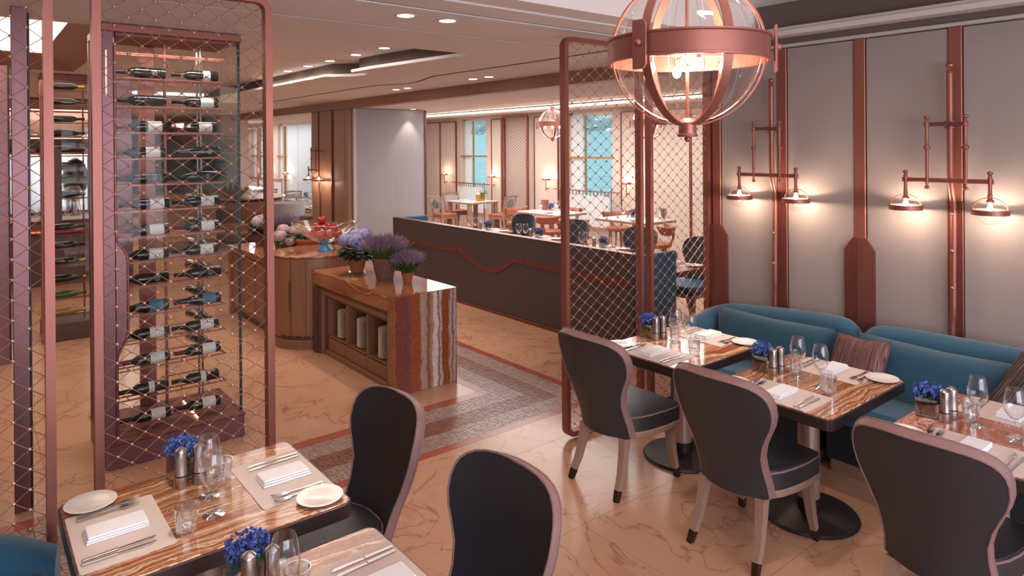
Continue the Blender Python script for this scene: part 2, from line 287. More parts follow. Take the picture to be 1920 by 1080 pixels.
# ------------------------------------------------------------------ mesh builder
class MB:
    def __init__(s): s.v = []; s.f = []
    def add(s, vs, fs):
        o = len(s.v); s.v += [tuple(p) for p in vs]; s.f += [tuple(i+o for i in f) for f in fs]; return s
    def box(s, x0, y0, z0, x1, y1, z1):
        return s.add([(x0, y0, z0), (x1, y0, z0), (x1, y1, z0), (x0, y1, z0), (x0, y0, z1), (x1, y0, z1), (x1, y1, z1), (x0, y1, z1)],
                     [(3, 2, 1, 0), (4, 5, 6, 7), (0, 1, 5, 4), (1, 2, 6, 5), (2, 3, 7, 6), (3, 0, 4, 7)])
    def cbox(s, x0, y0, z0, x1, y1, z1, b=0.004):
        lo, hi = (x0, y0, z0), (x1, y1, z1); idx = {}; vs = []; fs = []
        for i in (0, 1):
            for j in (0, 1):
                for k in (0, 1):
                    for a in range(3):
                        p = []
                        for ax, t in enumerate((i, j, k)):
                            q = hi[ax] if t else lo[ax]
                            if ax != a: q += -b if t else b
                            p.append(q)
                        idx[(i, j, k, a)] = len(vs); vs.append(p)
        def key(ax, t, c, ct, d, dt, a):
            l = [0, 0, 0]; l[ax] = t; l[c] = ct; l[d] = dt; return idx[(l[0], l[1], l[2], a)]
        for a in range(3):
            c, d = (a+1) % 3, (a+2) % 3
            for t in (0, 1):
                fs.append([key(a, t, c, 0, d, 0, a), key(a, t, c, 1, d, 0, a), key(a, t, c, 1, d, 1, a), key(a, t, c, 0, d, 1, a)])
            for ct in (0, 1):
                for dt in (0, 1):
                    fs.append([key(a, 0, c, ct, d, dt, c), key(a, 1, c, ct, d, dt, c), key(a, 1, c, ct, d, dt, d), key(a, 0, c, ct, d, dt, d)])
        for i in (0, 1):
            for j in (0, 1):
                for k in (0, 1): fs.append([idx[(i, j, k, 0)], idx[(i, j, k, 1)], idx[(i, j, k, 2)]])
        return s.add(vs, fs)
    def prism(s, out, z0, z1, ch=0.0, chb=0.0):
        n = len(out)
        def inset(d):
            if d == 0: return out
            cx = sum(p[0] for p in out)/n; cy = sum(p[1] for p in out)/n; r = []
            for i in range(n):
                a, b, c = Vector(out[i-1][:2]), Vector(out[i][:2]), Vector(out[(i+1) % n][:2])
                t = (c-a)
                if t.length < 1e-9: r.append(b); continue
                t.normalize(); nn = Vector((-t.y, t.x))
                r.append((b.x+nn.x*d, b.y+nn.y*d))
            return r
        area = sum(out[i-1][0]*out[i][1]-out[i][0]*out[i-1][1] for i in range(n))
        if area < 0: out = out[::-1]
        rings = []
        if chb: rings.append((inset(chb), z0)); rings.append((out, z0+chb))
        else: rings.append((out, z0))
        if ch: rings.append((out, z1-ch)); rings.append((inset(ch), z1))
        else: rings.append((out, z1))
        vs = []; fs = []
        for o, z in rings: vs += [(p[0], p[1], z) for p in o]
        for k in range(len(rings)-1):
            for i in range(n):
                j = (i+1) % n; fs.append((k*n+i, k*n+j, (k+1)*n+j, (k+1)*n+i))
        fs.append(tuple(range(n))[::-1]); fs.append(tuple((len(rings)-1)*n+i for i in range(n)))
        return s.add(vs, fs)
    def lathe(s, prof, n=20, c=(0, 0, 0), ax='z', caps=True, sx=1.0, sy=1.0):
        vs = []; fs = []
        for r, z in prof:
            for i in range(n):
                a = 2*PI*i/n; x, y = r*math.cos(a)*sx, r*math.sin(a)*sy
                p = (x, y, z) if ax == 'z' else ((z, x, y) if ax == 'x' else (x, z, y))
                vs.append((p[0]+c[0], p[1]+c[1], p[2]+c[2]))
        for k in range(len(prof)-1):
            for i in range(n):
                j = (i+1) % n; fs.append((k*n+i, k*n+j, (k+1)*n+j, (k+1)*n+i))
        if caps:
            if prof[0][0] > 1e-6: fs.append(tuple(range(n))[::-1])
            if prof[-1][0] > 1e-6: fs.append(tuple((len(prof)-1)*n+i for i in range(n)))
        return s.add(vs, fs)
    def ball(s, c, r, n=12, m=7, sz=1.0):
        return s.lathe([(r*math.sin(PI*i/m), -r*sz*math.cos(PI*i/m)) for i in range(m+1)], n, c, caps=False)
    def tube(s, pts, r, n=8, closed=False, caps=True, sq=None, upv=None):
        """sweep a circle (or a rectangle sq=(a,b)) along pts; r may be a list"""
        P = [Vector(p) for p in pts]; k = len(P); rs = r if isinstance(r, (list, tuple)) else [r]*k
        vs = []; fs = []; prevn = None
        if sq: n = 4
        for i in range(k):
            if closed: t = P[(i+1) % k]-P[i-1]
            else: t = P[min(i+1, k-1)]-P[max(i-1, 0)]
            t.normalize()
            if upv is not None: u = Vector(upv); u = u-t*u.dot(t)
            elif prevn is None: u = Vector((0, 0, 1)) if abs(t.z) < 0.9 else Vector((1, 0, 0)); u = u-t*u.dot(t)
            else: u = prevn-t*prevn.dot(t)
            u.normalize(); prevn = u; b = t.cross(u)
            sc = 1.0
            if sq and 0 < i < k-1 or (sq and closed):
                d1 = (P[i]-P[i-1]).normalized(); d2 = (P[(i+1) % k]-P[i]).normalized()
                h = max(0.5, math.cos(d1.angle(d2, 0)/2)); 
            if sq:
                for a, e in ((1, 1), (-1, 1), (-1, -1), (1, -1)): vs.append(P[i]+u*(a*sq[0]/2*rs[i])+b*(e*sq[1]/2*rs[i]))
            else:
                for q in range(n):
                    an = 2*PI*q/n; vs.append(P[i]+(u*math.cos(an)+b*math.sin(an))*rs[i])
        m = k if closed else k-1
        for i in range(m):
            i2 = (i+1) % k
            for q in range(n):
                q2 = (q+1) % n; fs.append((i*n+q, i*n+q2, i2*n+q2, i2*n+q))
        if caps and not closed:
            fs.append(tuple(range(n))[::-1]); fs.append(tuple((k-1)*n+q for q in range(n)))
        return s.add(vs, fs)
    def cyl(s, p0, p1, r, n=10): return s.tube([p0, p1], r, n)
    def grid(s, rows, closed_u=False):
        n = len(rows[0]); vs = [p for r in rows for p in r]; fs = []
        for k in range(len(rows)-1):
            for i in range(n if closed_u else n-1):
                j = (i+1) % n; fs.append((k*n+i, k*n+j, (k+1)*n+j, (k+1)*n+i))
        return s.add(vs, fs)
    def quad(s, a, b, c, d): return s.add([a, b, c, d], [(0, 1, 2, 3)])
    def move(s, dx, dy, dz): s.v = [(x+dx, y+dy, z+dz) for x, y, z in s.v]; return s
    def rotz(s, a):
        c, d = math.cos(a), math.sin(a); s.v = [(x*c-y*d, x*d+y*c, z) for x, y, z in s.v]; return s
    def mesh(s, name, mat, ang=35, norm=True):
        me = bpy.data.meshes.new(name); me.from_pydata(s.v, [], s.f); me.materials.append(M(mat))
        if norm:
            bm = bmesh.new(); bm.from_mesh(me); bmesh.ops.recalc_face_normals(bm, faces=bm.faces); bm.to_mesh(me); bm.free()
        me.polygons.foreach_set('use_smooth', [True]*len(me.polygons)); me.set_sharp_from_angle(angle=math.radians(ang)); me.update()
        return me
def ob(name, mb, mat, parent=None, kind=None, loc=None, rotz=0, norm=True):
    me = mb.mesh(name, mat, norm=norm) if isinstance(mb, MB) else mb
    o = bpy.data.objects.new(name, me); COL.objects.link(o)
    if parent: o.parent = parent
    if kind: o['kind'] = kind
    if loc: o.location = loc
    if rotz: o.rotation_euler = (0, 0, rotz)
    return o
def tag(o, label, cat, group=None):
    o['label'] = label; o['category'] = cat
    if group: o['group'] = group
    return o
def thing(name, label, cat, loc=(0, 0, 0), rotz=0, group=None):
    o = bpy.data.objects.new(name, None); COL.objects.link(o); o.empty_display_size = 0.05
    o.location = loc; o.rotation_euler = (0, 0, rotz)
    return tag(o, label, cat, group)
def struct(name, mb, mat, parent=None):
    o = ob(name, mb, mat, parent)
    if not parent: o['kind'] = 'structure'
    return o
def sempty(name):
    o = bpy.data.objects.new(name, None); COL.objects.link(o); o['kind'] = 'structure'; return o
CACHE = {}
def cm(key, fn):
    if key not in CACHE: CACHE[key] = fn()
    return CACHE[key]
def rrect(x0, y0, x1, y1, r, n=5):
    o = []
    for cx, cy, a0 in ((x1-r, y0+r, -PI/2), (x1-r, y1-r, 0), (x0+r, y1-r, PI/2), (x0+r, y0+r, PI)):
        for i in range(n+1):
            a = a0+PI/2*i/n; o.append((cx+r*math.cos(a), cy+r*math.sin(a)))
    return o
def arc(c, r, a0, a1, n): return [(c[0]+r*math.cos(a0+(a1-a0)*i/n), c[1]+r*math.sin(a0+(a1-a0)*i/n)) for i in range(n+1)]
ORD = ['first', 'second', 'third', 'fourth', 'fifth', 'sixth', 'seventh', 'eighth', 'ninth', 'tenth', 'eleventh', 'twelfth', 'thirteenth', 'fourteenth']

# ================================================================== SETTING
ZC = 2.93
# ---- floor: grout bed with marble tiles, red border strips and crazy-paved mosaic bands
fl = struct('floor', MB().box(-3.2, -4, -0.06, 5.3, 36, -0.006), 'grout')
struct('floor_slab', MB().box(5.3, 3.4, -0.06, 11.2, 36, -0.006), 'grout', fl)
def tiles(x0, y0, x1, y1, sx, sy, mat='marble_floor', offx=0, offy=0, g=0.0025):
    x = x0-offx
    while x < x1-0.01:
        y = y0-offy
        while y < y1-0.01:
            a, b, c, d = max(x, x0), max(y, y0), min(x+sx, x1), min(y+sy, y1)
            if c-a > 0.02 and d-b > 0.02:
                ob('tile', MB().box(a+g/2, b+g/2, -0.03, c-g/2, d-g/2, 0), mat, fl)
            y += sy
        x += sx
tiles(-1.8, -0.6, 5.05, 3.94, 1.2, 0.9, offx=0.35, offy=0.3)          # dining strip
tiles(-1.8, 4.74, 3.40, 13.4, 1.2, 1.2, offx=0.2, offy=0.5)            # buffet floor
tiles(4.14, 3.94, 5.3, 13.4, 1.2, 1.2, offx=0.1, offy=0.2)             # floor beside the partition
tiles(5.3, 3.6, 11.0, 18, 1.5, 1.5)
tiles(-1.8, 13.4, 5.3, 30, 2.4, 2.4)
tiles(5.3, 18, 8.0, 30, 2.4, 2.4)
red = lambda x0, y0, x1, y1: ob('border_strip', MB().box(x0, y0, -0.03, x1, y1, 0.0), 'marble_red', fl)
for k in range(5): red(-1.8+k*1.172, 3.94, -1.8+(k+1)*1.172-0.003, 4.02)
for k in range(9): red(4.06, 4.023+k*1.04, 4.14, 4.02+(k+1)*1.04)
for k in range(5): red(-1.8+k*1.058, 4.64, -1.8+(k+1)*1.058-0.003, 4.74)
for k in range(8): red(3.40, 4.743+k*1.08, 3.49, 4.74+(k+1)*1.08)
def mosaic(poly_fn, mat, u0, u1, v0, v1, s, name='mosaic_stones'):
    """crazy paving: jittered four- to six-sided stones with open joints, joined"""
    nu, nv = max(1, round((u1-u0)/s)), max(1, round((v1-v0)/s)); rnd = random.Random(int(u0*100+v0*1000))
    P = {}
    for i in range(nu+1):
        for j in range(nv+1):
            ju = 0 if i in (0, nu) else rnd.uniform(-.44, .44); jv = 0 if j in (0, nv) else rnd.uniform(-.44, .44)
            P[i, j] = (u0+(i+ju)*(u1-u0)/nu, v0+(j+jv)*(v1-v0)/nv)
    mb = MB()
    for i in range(nu):
        for j in range(nv):
            q = [P[i, j], P[i+1, j], P[i+1, j+1], P[i, j+1]]
            cx = sum(p[0] for p in q)/4; cy = sum(p[1] for p in q)/4; h = rnd.uniform(-0.0015, 0.0)
            top = []; bot = []
            for (x, y) in q:
                d = math.hypot(x-cx, y-cy); k = max(0.5, 1-0.0019/d*1.3)
                X, Y = poly_fn(cx+(x-cx)*k, cy+(y-cy)*k); top.append((X, Y, h)); bot.append((X, Y, -0.008))
            mb.add(top+bot, [(0, 1, 2, 3), (0, 4, 5, 1), (1, 5, 6, 2), (2, 6, 7, 3), (3, 7, 4, 0)])
    return ob(name, mb, mat, fl, 'stuff')
B = [(4.02, 4.226, 'mosaic_pale'), (4.226, 4.432, 'mosaic_brown'), (4.432, 4.64, 'mosaic_pale')]
BX = [(4.06, 3.87), (3.87, 3.68), (3.68, 3.49)]
for (a, b, m), (xa, xb) in zip(B, BX):
    mosaic(lambda u, v: (u, v), m, -1.0, xa, a, b, 0.036)
    mosaic(lambda u, v: (u, v), m, xb, xa, b, 9.6, 0.042)
# ---- main ceiling
ce = struct('ceiling', MB().box(-3.2, -3.2, 3.2, 5.3, 3.3, 3.3), 'ceiling_paint')
def cslab(x0, y0, x1, y1, z=ZC, t=0.1, m='ceiling_paint', n='ceiling_panel'): return ob(n, MB().box(x0, y0, z, x1, y1, z+t), m, ce)
cslab(-3.2, 3.05, 5.3, 3.255, 2.945, 0.26); cslab(-3.2, 3.267, 5.3, 3.52, 2.935, 0.1)
cslab(-3.2, 3.06, 5.3, 3.6, 2.948, 0.004, 'groove_dark', 'ceiling_groove')
cslab(-3.2, 3.548, 5.3, 4.19); cslab(-3.2, 4.215, 5.3, 5.0); cslab(-3.2, 4.1, 5.3, 4.3, 2.933, 0.01, 'groove_dark', 'ceiling_groove')
cslab(-3.2, 3.5, 5.3, 3.6, 2.938, 0.006, 'groove_dark', 'ceiling_groove')
# the lighted panel over the bar, and the buffet coffer
cslab(-3.2, 5.0, -1.5, 18); cslab(0.92, 5.0, 1.9, 18); cslab(-1.5, 8.6, 0.92, 18); cslab(-1.5, 5.0, 0.92, 5.3)
ob('ceiling_panel', MB().add([(0.92, 5.3, 2.93), (0.92, 8.6, 2.93), (0.62, 8.2, 3.06), (0.62, 5.4, 3.06)], [(0, 1, 2, 3)]).add([(-1.5, 8.6, 2.93), (0.92, 8.6, 2.93), (0.62, 8.2, 3.06), (-1.5, 8.2, 3.06)], [(0, 1, 2, 3)]), 'wood_brown', ce)
ob('light_panel', MB().box(-1.5, 5.3, 3.06, 0.62, 8.2, 3.08), 'panel_glow', ce)
edge = [(3.57, 5.0), (3.36, 6.55), (3.34, 6.98)]+[(3.47+0.13*math.cos(a), 7.17+0.20*math.sin(a)) for a in [PI*1.25+i*PI*0.11 for i in range(10)]]+[(3.50, 7.42), (3.30, 7.6), (3.27, 9.3), (3.27, 13.0)]
ob('ceiling_panel', MB().prism(edge+[(5.3, 13.0), (5.3, 5.0)], ZC, ZC+0.03), 'ceiling_paint', ce)
mb = MB()
for a, b in zip(edge[:-1], edge[1:]): mb.quad((a[0]+.10, a[1], ZC+.03), (b[0]+.10, b[1], ZC+.03), (b[0]+.10, b[1], 3.1), (a[0]+.10, a[1], 3.1))
ob('coffer_side', mb, 'coffer_side', ce)
ob('coffer_side', MB().box(1.9, 5.0, ZC+.03, 3.7, 5.02, 3.1), 'coffer_side', ce)
cslab(1.85, 4.9, 3.75, 13.1, 3.09, 0.05); cslab(1.9, 13.0, 5.3, 18); cslab(-3.2, 18, 8.1, 31, 2.95)
# incised wavy line beside the coffer
wl = [(4.30, 13.0), (4.30, 8.6), (4.33, 8.25), (4.42, 8.02), (4.50, 7.85), (4.51, 7.6), (4.45, 7.3), (4.35, 7.0), (4.30, 6.8), (4.36, 5.4), (4.39, 3.7)]
ob('ceiling_groove', MB().tube([(x, y, ZC) for x, y in wl], 1, sq=(0.012, 0.022), upv=(0, 0, 1)), 'groove_dark', ce)
# far dining room ceiling: low soffit, then a raised field lit from the cove
cslab(5.3, 3.4, 7.1, 18, 2.80, 0.08); cslab(7.1, 3.4, 11.2, 18, 3.02, 0.06); cslab(10.2, 3.4, 11.2, 18, 2.93, 0.03)
ob('cove_strip', MB().box(10.12, 5, 2.96, 10.18, 17.6, 2.98), 'cove_glow', ce)
ob('ceiling_panel', MB().prism([(8.2+0.95*math.cos(a), 13.6+2.6*math.sin(a)) for a in [2*PI*i/32 for i in range(32)]], 2.99, 3.02), 'wood_brown', ce)
ob('ceiling_panel', MB().prism([(8.2+0.95*math.cos(a), 7.6+2.6*math.sin(a)) for a in [2*PI*i/32 for i in range(32)]], 2.99, 3.02), 'wood_brown', ce)
# ---- wall_right with fabric panels, copper strips and cornice
XW = 5.05
wr = struct('wall_right', MB().box(XW+.02, -3.2, 0, XW+.25, 3.55, 3.2), 'copper_dark')
colY = [(2.86, 'a'), (2.26, 'b'), (1.65, 'c'), (1.04, 'b'), (0.43, 'c'), (3.46, 'b'), (-0.2, 'b')]
edges = sorted(y for y, _ in colY)
lim = [-3.2]+edges+[3.55]
for a, b in zip(lim[:-1], lim[1:]):
    a2 = a+(0.045 if a > -3 else 0); b2 = b-(0.045 if b < 3.5 else 0)
    if b2-a2 > 0.05: ob('wall_panel', MB().cbox(XW-.003, a2, 0.0, XW+.02, b2, 2.853, .004), 'wall_fabric', wr)
for y, k in colY:
    ob('copper_strip', MB().cbox(XW-.012, y-.040, 0, XW+.03, y+.040, 2.86, .004), 'copper', wr)
    if k == 'b':
        mb = MB()
        for sgn in (1, -1):
            o2 = [(0.0, 0.1), (sgn*.105, .1), (sgn*.105, 1.33), (sgn*.045, 1.42), (0, 1.42)]
            f = [(XW-.055, y+p[0], p[1]) if p[0] == 0 else (XW-.03, y+p[0], p[1]) for p in o2]; bk = [(XW, y+p[0], p[1]) for p in o2]
            n = len(o2); mb.add(f+bk, [tuple(range(n)), tuple(range(n, 2*n))[::-1]]+[(i, (i+1) % n, n+(i+1) % n, n+i) for i in range(n)])
        ob('copper_plinth', mb, 'copper_dark', wr)
    else:
        ob('copper_strip', MB().cbox(XW-.022, y-.046, 0.2, XW, y+.046, 1.72, .004), 'copper_dark', wr)
cn = sempty('trim_1')
for x0, z0, z1, n in ((5.0, 2.86, 2.886, 'cornice_step'), (4.955, 2.89, 2.915, 'cornice_step'), (4.80, 2.918, 2.955, 'cornice_step'), (4.86, 2.955, 2.99, 'cornice_step')):
    ob(n, MB().cbox(x0, -3.2, z0, XW+.02, 3.05, z1, .003), 'cornice_paint', cn)
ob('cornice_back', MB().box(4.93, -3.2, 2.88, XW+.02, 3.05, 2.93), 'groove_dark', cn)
ob('cornice_gap', MB().box(4.98, -3.2, 2.98, XW+.02, 3.05, 3.2), 'coffer_side', cn)  # dark box painting the shadow in the recess above the cornice
struct('wall_back', MB().box(XW+.25, 3.35, 0, 11.2, 3.55, 3.1), 'wall_far')
struct('wall_left', MB().box(-3.4, -3.2, 0, -3.2, 31, 3.2), 'wood_brown')
# ---- opening wall: beam, pilaster, grey return wall
bm_ = struct('trim_2', MB().cbox(5.26, 3.55, 2.785, 5.42, 17.6, 2.93, .004), 'wood_brown')
ob('beam_lining', MB().box(5.42, 3.55, 2.80, 5.44, 17.6, 2.93), 'groove_dark', bm_)
pil = struct('wall_middle', MB().box(5.34, 11.2, 0, 5.55, 12.75, 2.785), 'wood_brown')
for a, b in ((11.16, 11.27), (11.29, 11.80), (11.83, 12.42), (12.45, 12.79)):
    ob('wood_panel', MB().cbox(5.26 if a < 11.2 else 5.28, a, 0, 5.34, b, 2.785, .006), 'wood_brown', pil)
for y in (11.28, 12.44):
    ob('copper_strip', MB().tube([(5.272, y, 2.78), (5.272, y, 1.35), (5.272, y-.07, 1.2), (5.272, y-.07, 0.1)], .011, 6), 'copper_dark', pil)
ob('copper_strip', MB().cbox(5.25, 11.80, 0, 5.3, 11.83, 2.785, .003), 'copper_dark', pil)
gp = struct('wall_grey', MB().cbox(5.42, 11.15, 0, 6.86, 11.3, 2.79, .005), 'grey_panel')
ob('edge_trim', MB().cbox(5.36, 11.13, 0, 5.42, 11.32, 2.79, .004), 'cornice_paint', gp)
ob('edge_trim', MB().cbox(6.83, 11.13, 0, 6.87, 11.145, 2.79, .003), 'copper_dark', gp)
struct('wall_hall', MB().box(5.34, 17.4, 0, 5.55, 31, 2.95), 'wall_far')
ob('grey_panel', MB().cbox(5.3, 17.4, 0, 5.34, 21.0, 2.93, .004), 'grey_panel', bpy.data.objects['wall_hall'])
struct('wall_end', MB().box(-3.2, 30.8, 0, 8.2, 31, 3.0), 'wall_far')
# ---- window walls
def window_wall(name, X, y0, y1, wins, z0=0.35, z1=2.86, top=3.05):
    """wall pieces around window openings; wins = [(ya, yb)] ascending"""
    root = sempty(name); y = y0
    for a, b in wins:
        ob('wall_section', MB().box(X, y, 0, X+.3, a, top), 'wall_far', root)
        ob('wall_section', MB().box(X, a, 0, X+.3, b, z0), 'wall_far', root); ob('wall_section', MB().box(X, a, z1, X+.3, b, top), 'wall_far', root); y = b
    ob('wall_section', MB().box(X, y, 0, X+.3, y1, top), 'wall_far', root)
    return root
WIN = [(5.4, 6.7), (10.2, 11.6), (14.8, 15.95)]
ww = window_wall('wall_window', 11.0, 3.4, 18.2, WIN)
WIN2 = [(21.4, 22.15), (23.2, 24.8), (26.4, 27.6)]
ww2 = window_wall('wall_lake', 8.0, 18.2, 31, WIN2)
struct('wall_return', MB().box(8.0, 18.0, 0, 11.3, 18.2, 3.05), 'wall_blue')
for a, b in ((18.2, 19.3), (19.33, 20.35), (20.38, 21.2)):
    ob('wall_panel', MB().cbox(7.97, a, 0, 8.0, b, 2.8, .004), 'wall_blue', ww2)
for a, b in ((4.0, 5.2), (6.95, 8.1), (8.13, 9.9), (11.9, 12.75), (13.95, 14.5), (16.2, 17.0), (17.03, 18.0)):
    ob('wall_panel', MB().cbox(10.97, a, 0, 11.0, b, 2.80, .004), 'wall_far', ww)
    for e in (a, b): ob('copper_strip', MB().cbox(10.955, e-.015, 0, 11.0, e+.015, 2.80, .003), 'copper_dark', ww)
    ob('copper_strip', MB().cbox(10.955, a, 2.80, 11.0, b, 2.83, .003), 'copper', ww)
def make_window(n, X, a, b, z0=0.35, z1=2.86):
    r = sempty('window_%d' % n)
    fr = MB()
    for y in (a, b-.09): fr.cbox(X+.1, y, z0, X+.2, y+.09, z1, .004)
    fr.cbox(X+.1, a, z1-.06, X+.2, b, z1, .004); fr.cbox(X+.1, a, z0, X+.2, b, z0+.07, .004)
    ob('window_frame', fr, 'frame_white', r)
    ml = MB(); q = a+(b-a)*.68
    ml.cbox(X+.12, q-.012, z0, X+.18, q+.012, z1, .004)
    ob('mullion', ml, 'frame_gold', r)
    ob('sash_rail', MB().cbox(X-.02, a-.06, 1.81, X+.04, b+.06, 1.85, .006), 'frame_gold', r)
    ob('pane', MB().box(X+.148, a+.07, z0+.07, X+.152, q-.02, z1-.06), 'pane_glass', r)
    ob('side_curtain', MB().grid([[(X+.07+.012*math.sin(k*1.9), q+(b-.05-q)*k/24, z) for k in range(25)] for z in (1.0, 1.8, z1-.02)]), 'curtain', r)
    ob('pane', MB().box(X+.148, q+.02, z0+.07, X+.152, b-.07, z1-.06), 'pane_glass', r)
for i, (a, b) in enumerate(WIN): make_window(i+1, 11.0, a, b)
for i, (a, b) in enumerate(WIN2): make_window(i+4, 8.0, a, b)
# ---- outside: lake rising to the far shore, wooded hill with houses
rw = []
for i in range(61):
    x = 14+i*i*0.06; rw.append([(x, y*(1+i*0.125)+6+x*.9, -3.2+(x-14)*0.057+0.12*math.sin(i*1.7+y*.6)) for y in range(-70, 71, 2)])
struct('lake_water', MB().grid(rw), 'water')
rw = []; rnd = random.Random(4)
for i in range(26):
    t = i/25; row = []
    for j in range(90):
        y = -420+j*18; h = 8.4+34*t**0.8*(0.8+0.25*math.sin(j*.35)+0.12*math.sin(j*1.3))+rnd.uniform(-1, 1)*2.2*(1 if i else 0)
        row.append((224+t*80+rnd.uniform(-1, 1), y, h))
    rw.append(row)
struct('hill', MB().grid(rw), 'hill')
mb = MB(); rnd = random.Random(9)
for i in range(420):
    y = rnd.uniform(-200, 700); t = rnd.random()**1.6*0.5; h = 8.0+34*t**0.8*.85; x = 223+t*80-1.5; sz = rnd.uniform(.5, 1.3)
    mb.box(x, y, h, x+3, y+sz*1.4, h+sz)
ob('lakeside_houses', mb, 'house_white', None, 'stuff'); tag(bpy.data.objects['lakeside_houses'], 'tiny white houses scattered along the far lake shore', 'houses')

# ================================================================== FURNITURE
# ---- spoon-back dining chair (sitter faces local +x, origin on the floor under the back)
ROWS = [(.345, .205), (.42, .200), (.50, .197), (.57, .203), (.64, .224), (.70, .250), (.75, .273), (.80, .286), (.85, .287), (.89, .279), (.915, .265), (.935, .243), (.951, .212), (.962, .168), (.968, .115), (.97, .05)]
def chair_back(kind):
    nu = 14; th = 0.052
    def pt(z, t, wd, side):
        lean = -.15*max(0, (z-.40)/.57)**1.05
        cur = .078*(abs(t*wd)/.287)**2.2+.05*(1-min(1, (z-.345)/.3))*t*t
        return (lean+cur+(th if side else 0)*(1-.25*abs(t*wd)/.287), wd*t, z)
    def rows(side): return [[pt(z, -1+2*j/nu, wd, side) for j in range(nu+1)] for z, wd in (ROWS if side else [(.345+(z-.345)*.970, wd*.975+.002) for z, wd in ROWS])]
    def bound(R): return [r[0] for r in R]+R[-1][1:-1]+[r[-1] for r in R[::-1]]
    o, i = rows(0), rows(1)
    if kind == 'outer': return MB().grid(o)
    if kind == 'inner': return MB().grid(i)
    bo, bi = bound(o), bound(i)
    if kind == 'band':
        mid = [tuple((a[k]+b[k])/2+(.004*a[1]/.29 if k == 1 else (.004*max(0, (a[2]-.75)/.2) if k == 2 else 0)) for k in range(3)) for a, b in zip(bo, bi)]
        return MB().grid([bo, mid, bi])
    return MB().tube(bo, .0045, 6).tube(bi, .0045, 6)
SEAT = [(.035, 0), (.04, .08), (.075, .15), (.12, .195), (.17, .218), (.25, .236), (.37, .248), (.48, .246), (.512, .235), (.528, .20), (.535, .10), (.538, 0)]
SEATO = [(x, -y) for x, y in SEAT]+[(x, y) for x, y in SEAT[-2:0:-1]]
def seat_mesh():
    mb = MB().prism(SEATO, .372, .468, ch=.012)
    return mb
def make_chair(label, loc, rotz, lea='leather_dark', group=None, seatm=None):
    t = thing('dining_chair', label, 'chair', loc, rotz, group)
    k = lea
    ob('backrest', cm('cb_o'+k, lambda: chair_back('outer').mesh('backrest', lea)), None, t)
    ob('back_cushion', cm('cb_i'+k, lambda: chair_back('inner').mesh('back_cushion', lea)), None, t)
    ob('edge_band', cm('cb_b', lambda: chair_back('band').mesh('edge_band', 'leather_mauve')), None, t)
    ob('piping', cm('cb_p', lambda: chair_back('piping').mesh('piping', 'leather_mauve')), None, t)
    s = ob('seat', cm('cs'+(seatm or k), lambda: seat_mesh().mesh('seat', seatm or lea)), None, t)
    ob('piping', cm('csp', lambda: MB().tube([(x, y, .459) for x, y in SEATO], .005, 6, closed=True).mesh('piping', 'leather_mauve')), None, s)
    ob('seat_frame', cm('csf', lambda: MB().prism([(x*1.015-.006, y*1.03) for x, y in SEATO], .335, .372, .006, .006).mesh('seat_frame', 'leg_wood')), None, t)
    for nm, x, sx in (('r', .075, -.105), ('f', .46, .045)):
        for sg in (1, -1):
            y = .165 if nm == 'r' else .195
            pts = [(x, sg*y, .34), (x+sx*.12, sg*(y+.004), .26), (x+sx*.42, sg*(y+.012), .14), (x+sx*.78, sg*(y+.02), .058)]
            end = (x+sx, sg*(y+.026), 0.0)
            lg = ob('leg', cm('leg%s%d' % (nm, sg), lambda: MB().tube(pts, [1, .9, .76, .66], sq=(.052, .05), upv=(1, 0, 0)).mesh('leg', 'leg_wood')), None, t)
            ob('foot_cap', cm('cap%s%d' % (nm, sg), lambda: MB().tube([pts[-1], end], [.69, .58], sq=(.052, .05), upv=(1, 0, 0)).mesh('foot_cap', 'leg_cap')), None, lg)
    return t
CH = [('grey leather spoon-back chair at the table beside the mesh screen', 2.935), ('grey leather spoon-back chair between the two other chairs facing the sofa', 2.03), ('large grey leather spoon-back chair cut by the lower right picture corner', 1.085)]
for lb, y in CH: make_chair(lb, (3.005, y, 0), 0, group='spoon-back chairs')
make_chair('dark spoon-back chair at the table before the wine cabinet', (1.455, 2.765, 0), PI, group='spoon-back chairs')
make_chair('dark spoon-back chair at the bottom edge, showing its rounded front', (1.435, 1.885, 0), PI, group='spoon-back chairs')
# ---- pedestal tables with onyx tops (local x = long side, centre on the floor)
def make_table(label, loc, top, L=.445, W=.35, base=True):
    t = thing('dining_table', label, 'table', loc, 0, 'onyx topped tables')
    ob('tabletop', cm('top'+top, lambda: MB().prism(rrect(-L+.008, -W+.008, L-.008, W-.008, .035), .742, .75, .002).mesh('tabletop', top)), None, t)
    ob('rim', cm('rim', lambda: MB().prism(rrect(-L, -W, L, W, .042), .69, .7465, .003, .003).mesh('rim', 'table_edge')), None, t)
    ob('pedestal', cm('ped', lambda: MB().lathe([(.058, .09), (.058, .69)], 24).mesh('pedestal', 'table_leg')), None, t)
    b = ob('base_plate', cm('bpl', lambda: MB().lathe([(.26, 0), (.265, .008), (.255, .02), (.08, .034), (.062, .04)], 40).mesh('base_plate', 'table_base')), None, t)
    ob('collar', cm('tcl', lambda: MB().lathe([(.064, .036), (.064, .10), (.058, .105)], 24).mesh('collar', 'table_base')), None, b)
    return t
TM, TL, TR = (3.725, 1.963), (3.775, 2.87), (3.735, 1.07)
F1, F2 = (.71, 2.76), (.69, 1.87)
make_table('onyx table with cream bands between two others along the teal sofa', (*TM, 0), 'onyx_table')
make_table('brightly lit onyx table beside the copper mesh screen', (*TL, 0), 'onyx_table_b')
make_table('reddish onyx table at the right picture edge', (*TR, 0), 'onyx_pink')
make_table('banded onyx table set for two before the wine cabinet', (*F1, 0), 'onyx_table')
make_table('onyx table cut off by the bottom picture edge', (*F2, 0), 'onyx_table_b')
